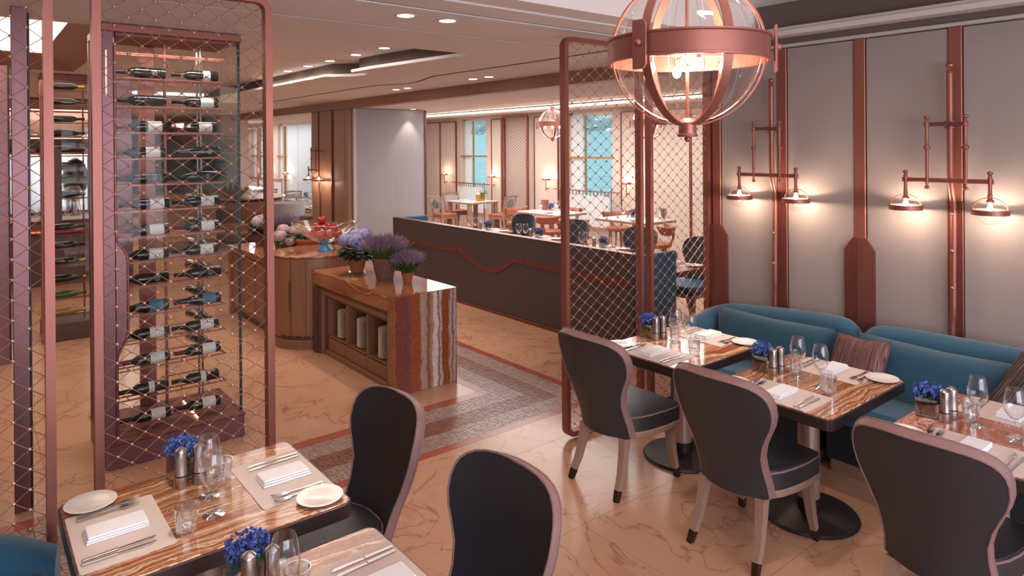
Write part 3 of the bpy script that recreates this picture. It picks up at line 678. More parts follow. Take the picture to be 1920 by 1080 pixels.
# ---- tableware (all templates around a point on the table, z = table top)
ZT = .75
def placemat(lb, x, y, r): 
    o = ob('placemat', cm('mat', lambda: MB().prism(rrect(-.1425, -.21, .1425, .21, .012, 3), 0, .0025).mesh('placemat', 'placemat')), None, None, loc=(x, y, ZT+.0005), rotz=r); tag(o, lb, 'placemat', 'pale placemats')
def napkin(lb, x, y, r):
    def mk():
        mb = MB()
        for k in range(3):
            z = k*.0085; mb.cbox(-.098+.003*k, -.052, z, .098-.002*k, .052-.004*k, z+.008, .0035)
        return mb.mesh('napkin', 'napkin')
    o = ob('napkin', cm('nap', mk), None, None, loc=(x, y, ZT+.0032), rotz=r); tag(o, lb, 'napkin', 'folded white napkins')
def plate(lb, x, y, z=ZT, r=.088, mat='porcelain', group='white side plates'):
    o = ob('side_plate', cm('plate%.3f%s' % (r, mat), lambda: MB().lathe([(0, .002), (r*.55, .0), (r*.62, .004), (r*.97, .014), (r, .0155), (r*.96, .0165), (r*.62, .0075), (0, .006)], 36).mesh('side_plate', mat)), None, None, loc=(x, y, z+.0005)); tag(o, lb, 'plate', group)
def knife(lb, x, y, r):
    t = thing('table_knife', lb, 'knife', (x, y, ZT+.0035), r, 'steel table knives')
    ob('handle', cm('kh', lambda: MB().cbox(-.11, -.006, 0, -.005, .006, .007, .002).mesh('handle', 'steel')), None, t)
    ob('blade', cm('kb', lambda: MB().prism([(-.006, -.004), (.06, -.009), (.095, -.008), (.112, .004), (.1, .006), (-.006, .005)], .001, .0045, .0008).mesh('blade', 'steel')), None, t)
def fork(lb, x, y, r):
    t = thing('table_fork', lb, 'fork', (x, y, ZT+.0035), r, 'steel table forks')
    ob('handle', cm('fh', lambda: MB().tube([(-.105, 0, .003), (-.02, 0, .004), (.03, 0, .007)], [1.3, .8, .6], sq=(.004, .011), upv=(0, 0, 1)).mesh('handle', 'steel')), None, t)
    def hd():
        mb = MB().prism([(.028, -.003), (.045, -.012), (.062, -.012), (.062, .012), (.045, .012), (.028, .003)], .004, .008, .001)
        for k in range(4): yy = -.0102+k*.0068; mb.tube([(.06, yy, .006), (.085, yy, .008), (.102, yy, .012)], [1, .9, .5], sq=(.003, .0034), upv=(0, 0, 1))
        return mb.mesh('tines', 'steel')
    ob('tines', cm('ft', hd), None, t)
def wineglass(lb, x, y, z=ZT, group='clear wine glasses'):
    t = thing('wine_glass', lb, 'glass', (x, y, z), 0, group)
    ob('bowl', cm('wgb', lambda: MB().lathe([(.004, .094), (.016, .100), (.032, .118), (.0425, .142), (.0445, .158), (.041, .195), (.034, .232), (.0325, .236)], 28, caps=False).mesh('bowl', 'clear_glass')), None, t)
    ob('stem', cm('wgs', lambda: MB().lathe([(.0055, .004), (.0038, .02), (.0034, .07), (.004, .094)], 10).mesh('stem', 'clear_glass')), None, t)
    ob('foot', cm('wgf', lambda: MB().lathe([(.038, 0), (.0385, .0015), (.02, .004), (.005, .008)], 28).mesh('foot', 'tumbler_glass')), None, t)
def tumbler(lb, x, y, z=ZT, group='faceted water tumblers'):
    def mk():
        n = 32; rows = []
        for r, zz in ((.030, .001), (.033, .012), (.036, .06), (.0405, .098), (.038, .098), (.034, .06), (.031, .018), (.0, .014)):
            rows.append([((r+(.0022 if (i % 4 < 2 and .01 < zz < .09) else 0))*math.cos(2*PI*i/n), (r+(.0022 if (i % 4 < 2 and .01 < zz < .09) else 0))*math.sin(2*PI*i/n), zz) for i in range(n)])
        return MB().grid(rows, True).mesh('tumbler', 'tumbler_glass', 20)
    o = ob('water_tumbler', cm('tumb', mk), None, None, loc=(x, y, z)); tag(o, lb, 'glass', group)
def mill(lb, x, y, z=ZT, group='steel pepper and salt mills'):
    t = thing('pepper_mill', lb, 'mill', (x, y, z), 0, group)
    ob('body', cm('mlb', lambda: MB().lathe([(.026, 0), (.027, .004), (.0255, .045)], 24).mesh('body', 'steel_brushed')), None, t)
    ob('black_ring', cm('mlr', lambda: MB().lathe([(.0245, .045), (.0245, .051)], 24).mesh('black_ring', 'black_plastic')), None, t)
    hd = ob('head', cm('mlh', lambda: MB().lathe([(.0255, .051), (.0235, .075), (.0215, .105), (.0235, .142), (.022, .147)], 24).mesh('head', 'steel_brushed')), None, t)
    ob('cap', cm('mlc', lambda: MB().lathe([(.022, .147), (.012, .156), (.003, .160), (.0, .161)], 20).mesh('cap', 'steel')), None, hd)
def cluster(n, c, R, s, seed, flat=.8, quads=2):
    rnd = random.Random(seed); mb = MB()
    for _ in range(n):
        while True:
            p = Vector((rnd.uniform(-1, 1), rnd.uniform(-1, 1), rnd.uniform(-1, 1)))
            if p.length < 1: break
        p = Vector((p.x*R, p.y*R, p.z*R*flat))+Vector(c)
        for q in range(quads):
            a = Vector((rnd.gauss(0, 1), rnd.gauss(0, 1), rnd.gauss(0, 1))).normalized(); b = a.orthogonal().normalized(); b = (b*math.cos(q*1.3)+a.cross(b)*math.sin(q*1.3))
            d = a.cross(b); k = s*rnd.uniform(.7, 1.2)
            mb.add([p-b*k, p+d*k*.7+a*k*.3, p+b*k, p-d*k*.7+a*k*.3], [(0, 1, 2, 3)])
    return mb
def stemset(n, R0, R1, h0, h1, r, seed, z0=0, cup=None):
    rnd = random.Random(seed); mb = MB(); tips = []
    for _ in range(n):
        a = rnd.uniform(0, 2*PI); q = math.sqrt(rnd.random()); h = rnd.uniform(h0, h1)*(1-.25*q*q)
        b = (R0*q*math.cos(a), R0*q*math.sin(a), z0); e = (R1*q*math.cos(a)+rnd.gauss(0, .12*R1), R1*q*math.sin(a)+rnd.gauss(0, .12*R1), z0+h)
        mb.tube([b, tuple((b[k]*.45+e[k]*.55)+(.01 if k == 2 else 0) for k in range(3)), e], [r, r*.8, r*.4], 3, caps=False); tips.append((b, e))
    return mb, tips
def flower_vase(lb, x, y, z=ZT, seed=1, group='glass cubes of blue flowers'):
    t = thing('flower_vase', lb, 'vase', (x, y, z), .2, group)
    def gl():
        mb = MB(); a = .046
        mb.cbox(-a, -a, 0, a, a, .012, .003)
        for sx in (0, 1):
            for q in range(2):
                p, e = (-a, -a+.006) if q == 0 else (a-.006, a)
                mb.box(*((p, -a, .01, e, a, .095) if sx == 0 else (-a, p, .01, a, e, .095)))
        return mb.mesh('glass_cube', 'tumbler_glass')
    ob('glass_cube', cm('vgl', gl), None, t)
    ob('stems', cm('vst', lambda: MB().cbox(-.036, -.036, .014, .036, .036, .075, .01).add(*(lambda m: (m.v, m.f))(cluster(60, (0, 0, .075), .045, .02, 5, .7))).mesh('stems', 'leaf_dark', norm=False)), None, t, 'stuff')
    ob('blossoms', cm('vbl%d' % seed, lambda: cluster(260, (0, 0, .128), .068, .009, seed, .62, 2).mesh('blossoms', 'petal_statice', norm=False)), None, t, 'stuff')
    ob('leaves', cm('vlf', lambda: cluster(50, (0, 0, .10), .055, .014, 77, .5).mesh('leaves', 'leaf', norm=False)), None, t, 'stuff')
def setting(c, far, who, vis=True):
    """one place setting: far=+1 puts it on the +x side"""
    s = far; X = lambda u: c[0]+s*u; Y = lambda v: c[1]+s*v; r = 0 if s < 0 else PI
    # near template has the diner at -x, so u counts from the diner's edge
    X = lambda u: c[0]-s*u; Y = lambda v: c[1]-s*v; r = PI if s > 0 else 0
    placemat('pale placemat on the %s' % who, X(-.292), Y(-.01), r)
    napkin('white folded napkin on the %s' % who, X(-.30), Y(-.002), r)
    plate('white side plate on the %s' % who, X(-.345), Y(.256))
    knife('inner steel knife on the %s' % who, X(-.31), Y(-.142), r+.04)
    knife('outer steel knife on the %s' % who, X(-.315), Y(-.172), r)
    fork('inner steel fork on the %s' % who, X(-.30), Y(.145), r)
    fork('outer steel fork on the %s' % who, X(-.295), Y(.178), r+.12)
def centre(c, who, seed, g=((.021, .072), (-.035, -.09)), tb=((.075, .118), (-.10, -.170))):
    wineglass('wine glass standing by the mills on the %s' % who, c[0]+g[0][0], c[1]+g[0][1])
    wineglass('wine glass standing off by a tumbler on the %s' % who, c[0]+g[1][0], c[1]+g[1][1])
    tumbler('cut glass tumbler by the mills on the %s' % who, c[0]+tb[0][0], c[1]+tb[0][1])
    tumbler('cut glass tumbler away from the mills on the %s' % who, c[0]+tb[1][0], c[1]+tb[1][1])
    mill(('steel mill nearer the chair on the %s' if c[0] > 2 else 'steel mill nearer the sofa side on the %s') % who, c[0]-.043, c[1]+.19)
    mill('steel mill nearer the sofa on the %s' % who if c[0] > 2 else 'steel mill nearer the dark chair back on the %s' % who, c[0]+.022, c[1]+.18)
    flower_vase('glass cube of blue flowers on the %s' % who, c[0]-.02, c[1]+.275, seed=seed)
for c, nm, sd in ((TM, 'cream banded table', 1), (TL, 'brightly lit table by the screen', 2), (TR, 'reddish table', 3)):
    setting(c, -1, 'chair side of the '+nm); setting(c, 1, 'sofa side of the '+nm); centre(c, nm, sd)
setting(F1, -1, 'sofa side of the table before the wine cabinet'); setting(F1, 1, 'chair side of the table before the wine cabinet'); centre(F1, 'table before the wine cabinet', 4, ((.022, .038), (-.004, -.115)), ((.09, .11), (-.11, -.178)))
setting(F2, 1, 'chair side of the bottom edge table'); centre(F2, 'bottom edge table', 5)
# ---- teal sofas
def sofa(lb, loc, path, hs, seat, group, toe=True):
    t = thing('banquette_sofa', lb, 'sofa', loc, 0, group); th = .17
    tri = [(x, y, h) for (x, y), h in zip(path, hs)]
    for _ in range(2):
        o = [tri[0]]
        for a, b in zip(tri[:-1], tri[1:]): o += [tuple(a[k]*.75+b[k]*.25 for k in range(3)), tuple(a[k]*.25+b[k]*.75 for k in range(3))]
        tri = o+[tri[-1]]
    path = [(a, b) for a, b, _h in tri]; hs = [h for a, b, h in tri]
    P = [Vector((x, y, 0)) for x, y in path]; rows = []; n = len(P)
    cumd = [0]
    for a, b in zip(P[:-1], P[1:]): cumd.append(cumd[-1]+(b-a).length)
    for i, p in enumerate(P):
        tg = (P[min(i+1, n-1)]-P[max(i-1, 0)]).normalized(); nn = Vector((-tg.y, tg.x, 0)); h = hs[i]
        prof = [(0, .09), (0, h-.09)]+[(th/2-th/2*math.cos(a), h-.085+.085*math.sin(a)) for a in [PI*k/8 for k in range(1, 8)]]+[(th, h-.10), (th+.035, min(.46, h-.12)), (th+.03, min(.42, h-.15)), (th, .09)]
        rows.append([tuple(p+nn*u+Vector((0, 0, z))) for u, z in prof])
    mb = MB().grid(rows); m = len(rows[0]); mb.f += [tuple(range(m)), tuple((n-1)*m+i for i in range(m))[::-1]]
    ob('backrest', mb, 'teal_velvet', t)
    ob('seat', MB().prism(seat, .33, .455, .03, .01), 'teal_velvet', t)
    cx = sum(p[0] for p in seat)/len(seat); cy = sum(p[1] for p in seat)/len(seat)
    ob('front_panel', MB().prism([(p[0]+.012*(1 if p[0] < cx else -1), p[1]+.012*(1 if p[1] < cy else -1)) for p in seat], .09, .33), 'teal_dark', t)
    ob('kick_plate', MB().prism([(p[0]+.03*(1 if p[0] < cx else -1), p[1]+.03*(1 if p[1] < cy else -1)) for p in seat], 0, .09), 'copper_dark' if not toe else 'leg_wood', t)
    return t
p1 = [(4.988, 2.20), (4.988, 2.23), (4.988, 2.32), (4.988, 2.7), (4.988, 3.0)]+arc((4.748, 3.19), .24, 0, PI/2, 6)+[(4.6, 3.43), (4.45, 3.43), (4.36, 3.43)]
h1 = [.74, .82, .865, .85, .82]+[.805, .80, .79, .78, .77, .76, .75]+[.72, .66, .58]
sofa('teal velvet sofa curving round its end by the mesh screen', (0, 0, 0), p1, h1, rrect(4.30, 2.21, 4.86, 3.28, .04), 'teal sofas along the panelled wall')
p2_ = [(4.988, y) for y in (-.2, .3, .9, 1.5, 2.0, 2.13, 2.17)]
sofa('teal velvet sofa running out of the right picture edge', (0, 0, 0), p2_, [.875, .875, .875, .87, .865, .83, .76], rrect(4.30, -.2, 4.86, 2.18, .03), 'teal sofas along the panelled wall')
p3 = [(.30, 3.37), (.16, 3.40)]+[(0.0, 3.41)]+arc((-.15, 3.16), .25, PI/2, PI, 6)+[(-.4, 2.8), (-.4, 2.2), (-.4, 1.4)]
sofa('dark teal sofa end at the lower left picture corner', (0, 0, 0), p3, [.50, .58, .64]+[.67, .69, .71, .73, .75, .77, .79]+[.85, .86, .86], rrect(-.25, 1.4, .26, 3.27, .05), 'teal sofas')
def pillow(w, h, t, n=18, pinch=.07):
    rows = []
    for sgn in (1, -1):
        R = []
        for i in range(n+1):
            u = -1+2*i/n; r = []
            for j in range(n+1):
                v = -1+2*j/n; q = ((1-u**4)*(1-v**4))**.55
                r.append((sgn*t*q, w/2*u*(1-pinch*(1-abs(v))**1.0*abs(u)**3), h/2*v*(1-pinch*1.3*(1-abs(u))*abs(v)**3)))
            R.append(r)
        rows.append(R)
    return MB().grid(rows[0]).grid(rows[1])
def cushion(lb, loc, w, h, t, mat, tilt, yaw=0, roll=0):
    o = ob('cushion', pillow(w, h, t), mat); o.location = loc; o.rotation_euler = (roll, tilt, yaw); tag(o, lb, 'cushion', 'sofa cushions')
cushion('long teal bolster cushion leaning on the sofa by the mesh screen', (4.71, 2.77, .625), .98, .36, .085, 'teal_cushion', .28)
cushion('long teal bolster cushion on the sofa at the right picture edge', (4.71, 1.62, .63), 1.05, .38, .085, 'teal_cushion', .28)
cushion('plum striped cushion where the two teal sofas meet', (4.58, 2.08, .63), .42, .40, .07, 'stripe_plum', .42, -.35, -.10)
cushion('dark striped cushion on the sofa behind the reddish table', (4.60, 1.10, .63), .46, .44, .07, 'stripe_dark', .42, .15, .5)
# ---- copper mesh screens
def lattice(x0, x1, z0, z1, y, nx, hz, root, rw=.0017, rb=.0072, each=True, name='wire', wm='wire'):
    W = x1-x0; dx = W/nx; sl = (hz/2)/dx; allw = MB(); Wd = []
    k0 = -nx; k1 = int((z1-z0)/(hz/2))+nx
    for k in range(k0, k1+1):
        if k % 2: continue
        for sgn in (1, -1):
            pts = []
            # line z = zs + sgn*sl*(x-xs), starting on node column
            zz0 = z0+k*hz/2 if sgn > 0 else z0+k*hz/2+ (nx % 2)*hz/2*0
            f = (lambda x: zz0+sl*(x-x0)) if sgn > 0 else (lambda x: z0+k*hz/2-sl*(x-x0)+2*0)
            a, b = x0, x1; za, zb = f(a), f(b)
            lo, hi = z0, z1
            def clip(z): return x0+((z-za)/(zb-za))*W
            if min(za, zb) >= hi or max(za, zb) <= lo: continue
            xs = [a, b]
            pa, pb = (a, za), (b, zb)
            if pa[1] < lo: pa = (clip(lo), lo)
            if pa[1] > hi: pa = (clip(hi), hi)
            if pb[1] < lo: pb = (clip(lo), lo)
            if pb[1] > hi: pb = (clip(hi), hi)
            if abs(pa[0]-pb[0]) < .01: continue
            Wd.append(((pa[0], y+.0012*sgn, pa[1]), (pb[0], y+.0012*sgn, pb[1])))
    for a, b in Wd:
        if each: ob(name, MB().tube([a, b], rw, 4), 'wire', root)
        else: allw.tube([a, b], rw, 3, caps=False)
    if not each: ob('wire_mesh', allw, wm, root, 'stuff')
    bd = MB(); nz = int((z1-z0)/(hz/2))
    for i in range(0, nx+1):
        for j in range(1, nz+1):
            if (i+j) % 2 == 0 and 0 < i < nx:
                z = z0+j*hz/2
                if z < z1: bd.ball((x0+i*dx, y, z), rb, 6 if each else 5, 4 if each else 3)
    ob('beads', bd, wm, root, 'stuff')
def screen(lb, x0, x1, y, z0=0.02, z1=2.88, each=True, axis='x', fw_=.036, group='copper mesh screens', rw=.0017, wm='wire'):
    """framed wire screen standing in the plane y (or x when axis='y')"""
    t = thing('mesh_screen', lb, 'screen', (0, 0, 0) if axis == 'x' else (y, 0, 0), 0 if axis == 'x' else PI/2, group)
    if axis == 'y': yy = 0.0
    else: yy = y
    o = rrect(x0+fw_/2, z0+fw_/2, x1-fw_/2, z1-fw_/2, .06, 5)
    ob('frame', MB().tube([(a, yy, b) for a, b in o], 1, sq=(.055, fw_), closed=True, upv=(0, 1, 0)), 'copper', t)
    nx = max(4, round((x1-x0-2*fw_)/.0575))
    lattice(x0+fw_, x1-fw_, z0+fw_, z1-fw_, yy, nx, .0855, t, rw=rw, each=each, wm=wm)
    return t
screen('copper mesh screen panel before the wine cabinet', .445, 1.247, 3.545)
screen('copper mesh screen panel cut by the left picture edge', -.502, .302, 3.545)
screen('copper mesh screen panel standing free beside the onyx table and pendant', 3.315, 4.152, 3.545)
screen('copper mesh screen panel joining the panelled wall', 4.236, 5.035, 3.545)
screen('tall copper mesh screen between the two lake windows', 12.85, 13.92, 10.85, .02, 2.88, False, 'y', .05, 'far mesh screens', .0035, 'copper_dark')
screen('distant copper mesh screen before the window seen past the wine cabinet', 23.15, 25.3, 7.7, .02, 2.8, False, 'y', .06, 'far mesh screens', .004, 'copper_dark')

# ================================================================== WINE CABINETS
CX0, CX1, CY0, CY1 = .70, 1.585, 5.11, 5.76
wc = thing('wine_cabinet', 'bronze framed glass wine cabinet behind the mesh screen', 'wine cabinet', (0, 0, 0))
ob('plinth', MB().cbox(CX0, CY0, 0, CX1, CY1, .155, .004), 'bronze', wc)
ob('plinth_ledge', MB().cbox(CX0-.005, CY0-.008, .155, CX1+.008, CY1, .172, .003), 'copper_dark', wc)
ob('header', MB().cbox(CX0, CY0, 2.872, CX1, CY1, 2.925, .004), 'copper', wc)
ob('header_lip', MB().cbox(CX0+.08, CY0+.02, 2.845, CX1-.005, CY0+.05, 2.872, .003), 'copper_dark', wc)
ob('stile', MB().cbox(CX0, CY0, .155, CX0+.07, CY0+.05, 2.872, .003), 'bronze', wc)
ob('stile', MB().cbox(CX0, CY1-.05, .155, CX0+.05, CY1, 2.872, .003), 'bronze', wc)
ob('pane', MB().box(CX0+.07, CY0+.015, .172, CX1-.004, CY0+.023, 2.85), 'pane_glass', wc)
ob('pane', MB().box(CX1-.022, CY0+.023, .172, CX1-.014, CY1, 2.872), 'pane_glass', wc)
ob('glass_edge', MB().box(CX1-.028, CY0+.012, .172, CX1-.012, CY0+.024, 2.872), 'edge_glass', wc)
hp = [(CX0+.072, 2.80), (CX0+.072, 1.50), (CX0+.14, 1.40), (CX0+.14, .86), (CX0+.072, .74), (CX0+.072, .2)]
ob('handle_plate', MB().add([(x, CY0-.004, z) for x, z in hp[1:5]]+[(x, CY0+.012, z) for x, z in hp[1:5]], [(0, 1, 2, 3), (7, 6, 5, 4), (0, 4, 5, 1), (1, 5, 6, 2), (2, 6, 7, 3), (3, 7, 4, 0)]), 'bronze', wc)
def smooth(p, n=5, rr=.35):
    o = [p[0]]
    for a, b, c in zip(p[:-2], p[1:-1], p[2:]):
        A, B_, C = Vector(a), Vector(b), Vector(c); s1 = min(.06, (A-B_).length*rr); s2 = min(.06, (C-B_).length*rr)
        u, v = B_+(A-B_).normalized()*s1, B_+(C-B_).normalized()*s2
        for k in range(n+1): t = k/n; o.append(tuple(u*(1-t)**2+B_*2*t*(1-t)+v*t*t))
    return o+[p[-1]]
ob('edge_tube', MB().tube(smooth([(x, CY0-.004, z) for x, z in hp]), .008, 6), 'copper_dark', wc)
ob('back_panel', MB().cbox(CX0+.05, CY1-.02, 1.05, .98, CY1, 2.62, .003), 'bronze', wc)
ob('back_post', MB().cbox(1.02, CY1-.03, .16, 1.13, CY1, 2.87, .003), 'copper', wc)
for x in (.82, 1.135): ob('rack_post', MB().cbox(x-.009, CY0+.30, .172, x+.009, CY0+.318, 2.87, .002), 'copper_dark', wc)
for x in (1.36, 1.385): ob('rack_post', MB().cyl((x, CY0+.33, .172), (x, CY0+.33, 2.87), .008, 8), 'steel', wc)
ob('light_strip', MB().cbox(1.28, CY0+.08, .178, 1.292, CY0+.50, .184, .001), 'copper_light', wc)  # glowing rod that paints an LED's reflection, not a lamp
ob('light_strip', MB().cbox(CX0+.02, CY0-.003, 2.45, CX0+.03, CY0+.002, 2.75, .001), 'dim_light', wc)
BZ = [2.63, 2.435, 2.255, 2.075, 1.895, 1.715, 1.535, 1.365, 1.195, 1.0, .815, .635, .435, .24]
YB = CY0+.19
def bottle_meshes(kind):
    pr = {'bordeaux': [(0, .004), (.034, .0), (.0375, .005), (.0375, .185), (.034, .205), (.017, .235), (.0145, .25), (.0145, .30), (.016, .303), (.016, .31), (.0, .31)],
          'burgundy': [(0, .004), (.036, .0), (.041, .006), (.041, .15), (.036, .18), (.024, .22), (.016, .25), (.0145, .30), (.016, .303), (.016, .31), (.0, .31)]}[kind]
    return MB().lathe([(r, -z) for r, z in pr], 18, (0.155, 0, 0), 'x', caps=False)
def bottle(lb, x, y, z, kind='bordeaux', lab='label_white', foil='foil_black', rot=0, group='wine bottles in the front cabinet', lw=(.04, .12), glassm='bottle_dark', mark=None):
    t = thing('wine_bottle', lb, 'bottle', (x, y, z), rot, group)
    R = .0375 if kind == 'bordeaux' else .041
    ob('body', cm('bt'+kind+glassm, lambda: bottle_meshes(kind).mesh('body', glassm)), None, t)
    ob('capsule', cm('cap'+foil, lambda: MB().lathe([(.0152, -.245), (.0152, -.30), (.0168, -.303), (.0168, -.311), (0, -.311)], 14, (.155, 0, 0), 'x', caps=False).mesh('capsule', foil)), None, t)
    if lab:
        lo = ob('label', cm('lb%s%s%s' % (kind, lab, lw), lambda: MB().grid([[(.155-u, (R+.0006)*math.cos(a), (R+.0006)*math.sin(a)) for u in lw] for a in [PI*.40+PI*1.15*k/14 for k in range(15)]]).mesh('label', lab)), None, t)
    if mark:
        def mk():
            mb = MB()
            for r0 in (.016, .013): mb.tube([(.155-.075+r0*math.cos(a), -(R+.0014), r0*math.sin(a)) for a in [2*PI*k/16 for k in range(16)]], .0008, 3, closed=True)
            for q in (-.006, 0, .006): mb.tube([(.155-.075+q, -(R+.0014), -.008), (.155-.075-q*.6, -(R+.0014), 0), (.155-.075+q, -(R+.0014), .008)], .0009, 3)
            if mark == 'bars':
                for q in (-.03, .03): mb.tube([(.155-.075+q, -(R+.0014), -.012), (.155-.075+q, -(R+.0014), .012)], .0008, 3)
            return mb.mesh('emblem', 'print_silver')
        ob('emblem', cm('em%s%s' % (kind, mark), mk), None, t)
    return t
KL = [('bordeaux', None, 'ring'), ('bordeaux', None, None), ('bordeaux', 'label_white', None), ('bordeaux', 'label_white', None), ('bordeaux', None, 'bars'), ('bordeaux', 'label_white', None), ('bordeaux', 'label_white', None),
      ('bordeaux', 'label_white', None), ('bordeaux', None, 'ring'), ('burgundy', 'label_blue', None), ('bordeaux', 'label_white', None), ('bordeaux', 'label_white', None), ('bordeaux', 'label_white', None), ('bordeaux', 'label_white', None)]
KR = [('bordeaux', 'label_white', None), ('bordeaux', 'label_white', None), ('bordeaux', 'label_white', None), ('burgundy', None, 'ring'), ('bordeaux', None, 'bars')]+KL[5:]
FO = ['foil_black', 'foil_black', 'foil_red', 'foil_black', 'foil_black', 'foil_black', 'foil_red', 'foil_black', 'foil_black', 'foil_black', 'foil_black', 'foil_red', 'foil_black', 'foil_black']
DESC = {None: 'dark unlabelled wine bottle', 'label_white': 'wine bottle with white label', 'label_blue': 'round shouldered bottle with blue label'}
rnd = random.Random(3)
for i, z in enumerate(BZ):
    for col, ks, x in (('stile end', KL, .965), ('glass end', KR, 1.31)):
        kind, lab, mk = ks[i]
        nm = DESC[lab] if not mk else 'dark bottle with a silver emblem'
        R = .0375 if kind == 'bordeaux' else .041
        lw = (.035, .125) if i != 12 else (.09, .125)
        if i in (0,) and lab: lw = (.055, .105)
        bottle('%s, %s from top, %s of the front rack' % (nm, ORD[i], col), x+rnd.uniform(-.012, .012), YB, z, kind, lab, FO[i], 0, lw=lw, mark=mk)
    mb = MB()
    for yy in (YB-.045, YB+.045): mb.cbox(.78, yy-.004, z-.052, 1.50, yy+.004, z-.042, .001)
    mb.tube([(1.50, YB-.045, z-.047), (1.44, YB+.33, z-.047), (1.14, YB+.33, z-.047)], 1, sq=(.008, .008), upv=(0, 0, 1)); mb.cbox(.80, YB+.105, z-.05, 1.14, YB+.115, z-.042, .001)
    for xx in (.86, 1.04, 1.2, 1.38): mb.cbox(xx, YB-.045, z-.047, xx+.006, YB+.045, z-.041, .001)
    ob('rack', mb, 'copper', wc)
mb = MB(); z = 2.80
for yy in (YB-.045, YB+.045): mb.cbox(.78, yy-.004, z-.052, 1.50, yy+.004, z-.042, .001)
ob('rack', mb, 'copper', wc)
for k, i in enumerate((5, 6, 7, 8, 9, 10, 11)):
    bottle('dark bottle lying deeper in the front cabinet, %s rack from top' % ORD[i], 1.40, CY0+.46, BZ[i]+.006, 'bordeaux', None, 'foil_black', PI/2+.25, group='rear bottles in the front cabinet')
# ---- second wine cabinet, standing further back
w2 = thing('wine_cabinet', 'second glass wine cabinet seen between two copper screen posts', 'wine cabinet', (0, 0, 0))
x0, x1, y0, y1 = .66, 1.42, 8.9, 9.4
ob('plinth', MB().cbox(x0, y0, 0, x1, y1, .19, .004), 'wood_dark', w2); ob('header', MB().cbox(x0, y0, 2.86, x1, y1, 2.925, .004), 'copper_dark', w2)
ob('stile', MB().cbox(x0-.02, y0-.01, 0, x0+.055, y0+.05, 2.86, .004), 'copper', w2); ob('stile', MB().cbox(x1-.04, y0, .19, x1, y0+.05, 2.86, .004), 'copper', w2)
hpo = ob('handle_plate', MB().prism(rrect(.715, 1.30, .83, 2.12, .05), 0, .02, .004), 'wood_dark', w2)
hpo.rotation_euler = (PI/2, 0, 0); hpo.location = (0, y0-.02, 0)
ob('pane', MB().box(x0+.055, y0+.01, .19, x1-.04, y0+.018, 2.86), 'pane_glass', w2)
ob('rack_post', MB().cyl((1.06, y0+.22, .19), (1.06, y0+.22, 2.86), .009, 8), 'copper_dark', w2)
Z2 = [2.80, 2.63, 2.44, 2.28, 2.10, 1.92, 1.78, 1.60, 1.24, 1.04, .86, .67, .49, .30]
K2 = [('bordeaux', 'label_white', 'bottle_dark'), ('bordeaux', None, 'bottle_dark'), ('bordeaux', 'label_white', 'bottle_dark'), ('burgundy', 'label_cream', 'bottle_dark'), ('burgundy', 'label_cream', 'bottle_dark'), ('burgundy', 'label_cream', 'bottle_dark'), ('burgundy', 'label_cream', 'bottle_green'), ('burgundy', 'label_cream', 'bottle_dark'),
      ('bordeaux', None, 'bottle_dark'), ('bordeaux', None, 'bottle_dark'), ('bordeaux', 'label_cream', 'bottle_dark'), ('burgundy', 'label_cream', 'bottle_dark'), ('burgundy', None, 'bottle_green'), ('burgundy', 'label_cream', 'bottle_amber')]
for i, z in enumerate(Z2):
    kd, lab, gm = K2[i]
    bottle('%s bottle lying in the second wine cabinet, %s from top' % ({'bottle_dark': 'dark', 'bottle_green': 'green', 'bottle_amber': 'amber'}[gm], ORD[i]), .91, y0+.12, z, kd, lab, 'foil_gold' if i in (0, 10, 11, 13) else 'foil_black', PI, group='bottles in the second wine cabinet', glassm=gm)
    mb = MB()
    for yy in (y0+.08, y0+.16): mb.cbox(.70, yy-.004, z-.052, 1.36, yy+.004, z-.042, .001)
    ob('rack', mb, 'copper_dark', w2)
# ---- bronze door post left of the cabinet
bp = thing('bronze_post', 'tall flat bronze post with a dark edge behind the mesh screen', 'post', (0, 0, 0))
ob('face', MB().cbox(.214, 4.86, 0.0, .293, 4.90, 2.93, .003), 'bronze', bp); ob('dark_edge', MB().cbox(.293, 4.862, 0.0, .303, 4.90, 2.90, .002), 'black_plastic', bp)
bp2 = thing('bronze_post', 'bronze door edge cut by the left picture edge', 'post', (0, 0, 0))
ob('face', MB().cbox(.10, 8.3, 0.0, .34, 8.36, 2.93, .003), 'bronze', bp2); ob('dark_edge', MB().cbox(.34, 8.3, 0, .352, 8.36, 2.93, .002), 'black_plastic', bp2)
# ---- bar far behind the cabinets
bk = thing('back_bar', 'glowing bar with lit shelves far behind the wine cabinets', 'bar', (0, 13.2, 0))
ob('cabinet', MB().cbox(-1.6, 0, 0, 1.75, .6, .95, .01), 'wood_dark', bk); ob('worktop', MB().cbox(-1.65, -.05, .95, 1.8, .62, 1.02, .01), 'porcelain_stack', bk)
ob('back_panel', MB().cbox(-1.6, .5, 1.02, 1.75, .6, 2.9, .01), 'wood_dark', bk)
ob('mirror_panel', MB().cbox(-1.5, .485, 1.06, 1.65, .50, 1.98, .002), 'steel', bk)  # reflector added to bring room lights into the dark bar back
ob('hood', MB().cbox(-1.6, .05, 2.75, 1.75, .6, 2.92, .01), 'copper', bk); ob('light_strip', MB().cbox(-1.5, .12, 2.735, 1.65, .2, 2.75, .003), 'copper_light', bk)
ob('backlit_panel', MB().cbox(-1.55, .47, 2.34, 1.7, .50, 2.72, .004), 'backlit_copper', bk)  # self-lit panel added to give the copper its glow
for z in (2.30, 2.02): ob('shelf', MB().cbox(-1.5, .1, z, 1.65, .5, z+.03, .005), 'wood_brown', bk); ob('light_strip', MB().cbox(-1.5, .44, z-.02, 1.65, .47, z, .003), 'shelf_light', bk)
ob('front_panel', MB().cbox(-1.6, -.02, .05, 1.75, 0, .9, .005), 'wood_cabinet', bk)
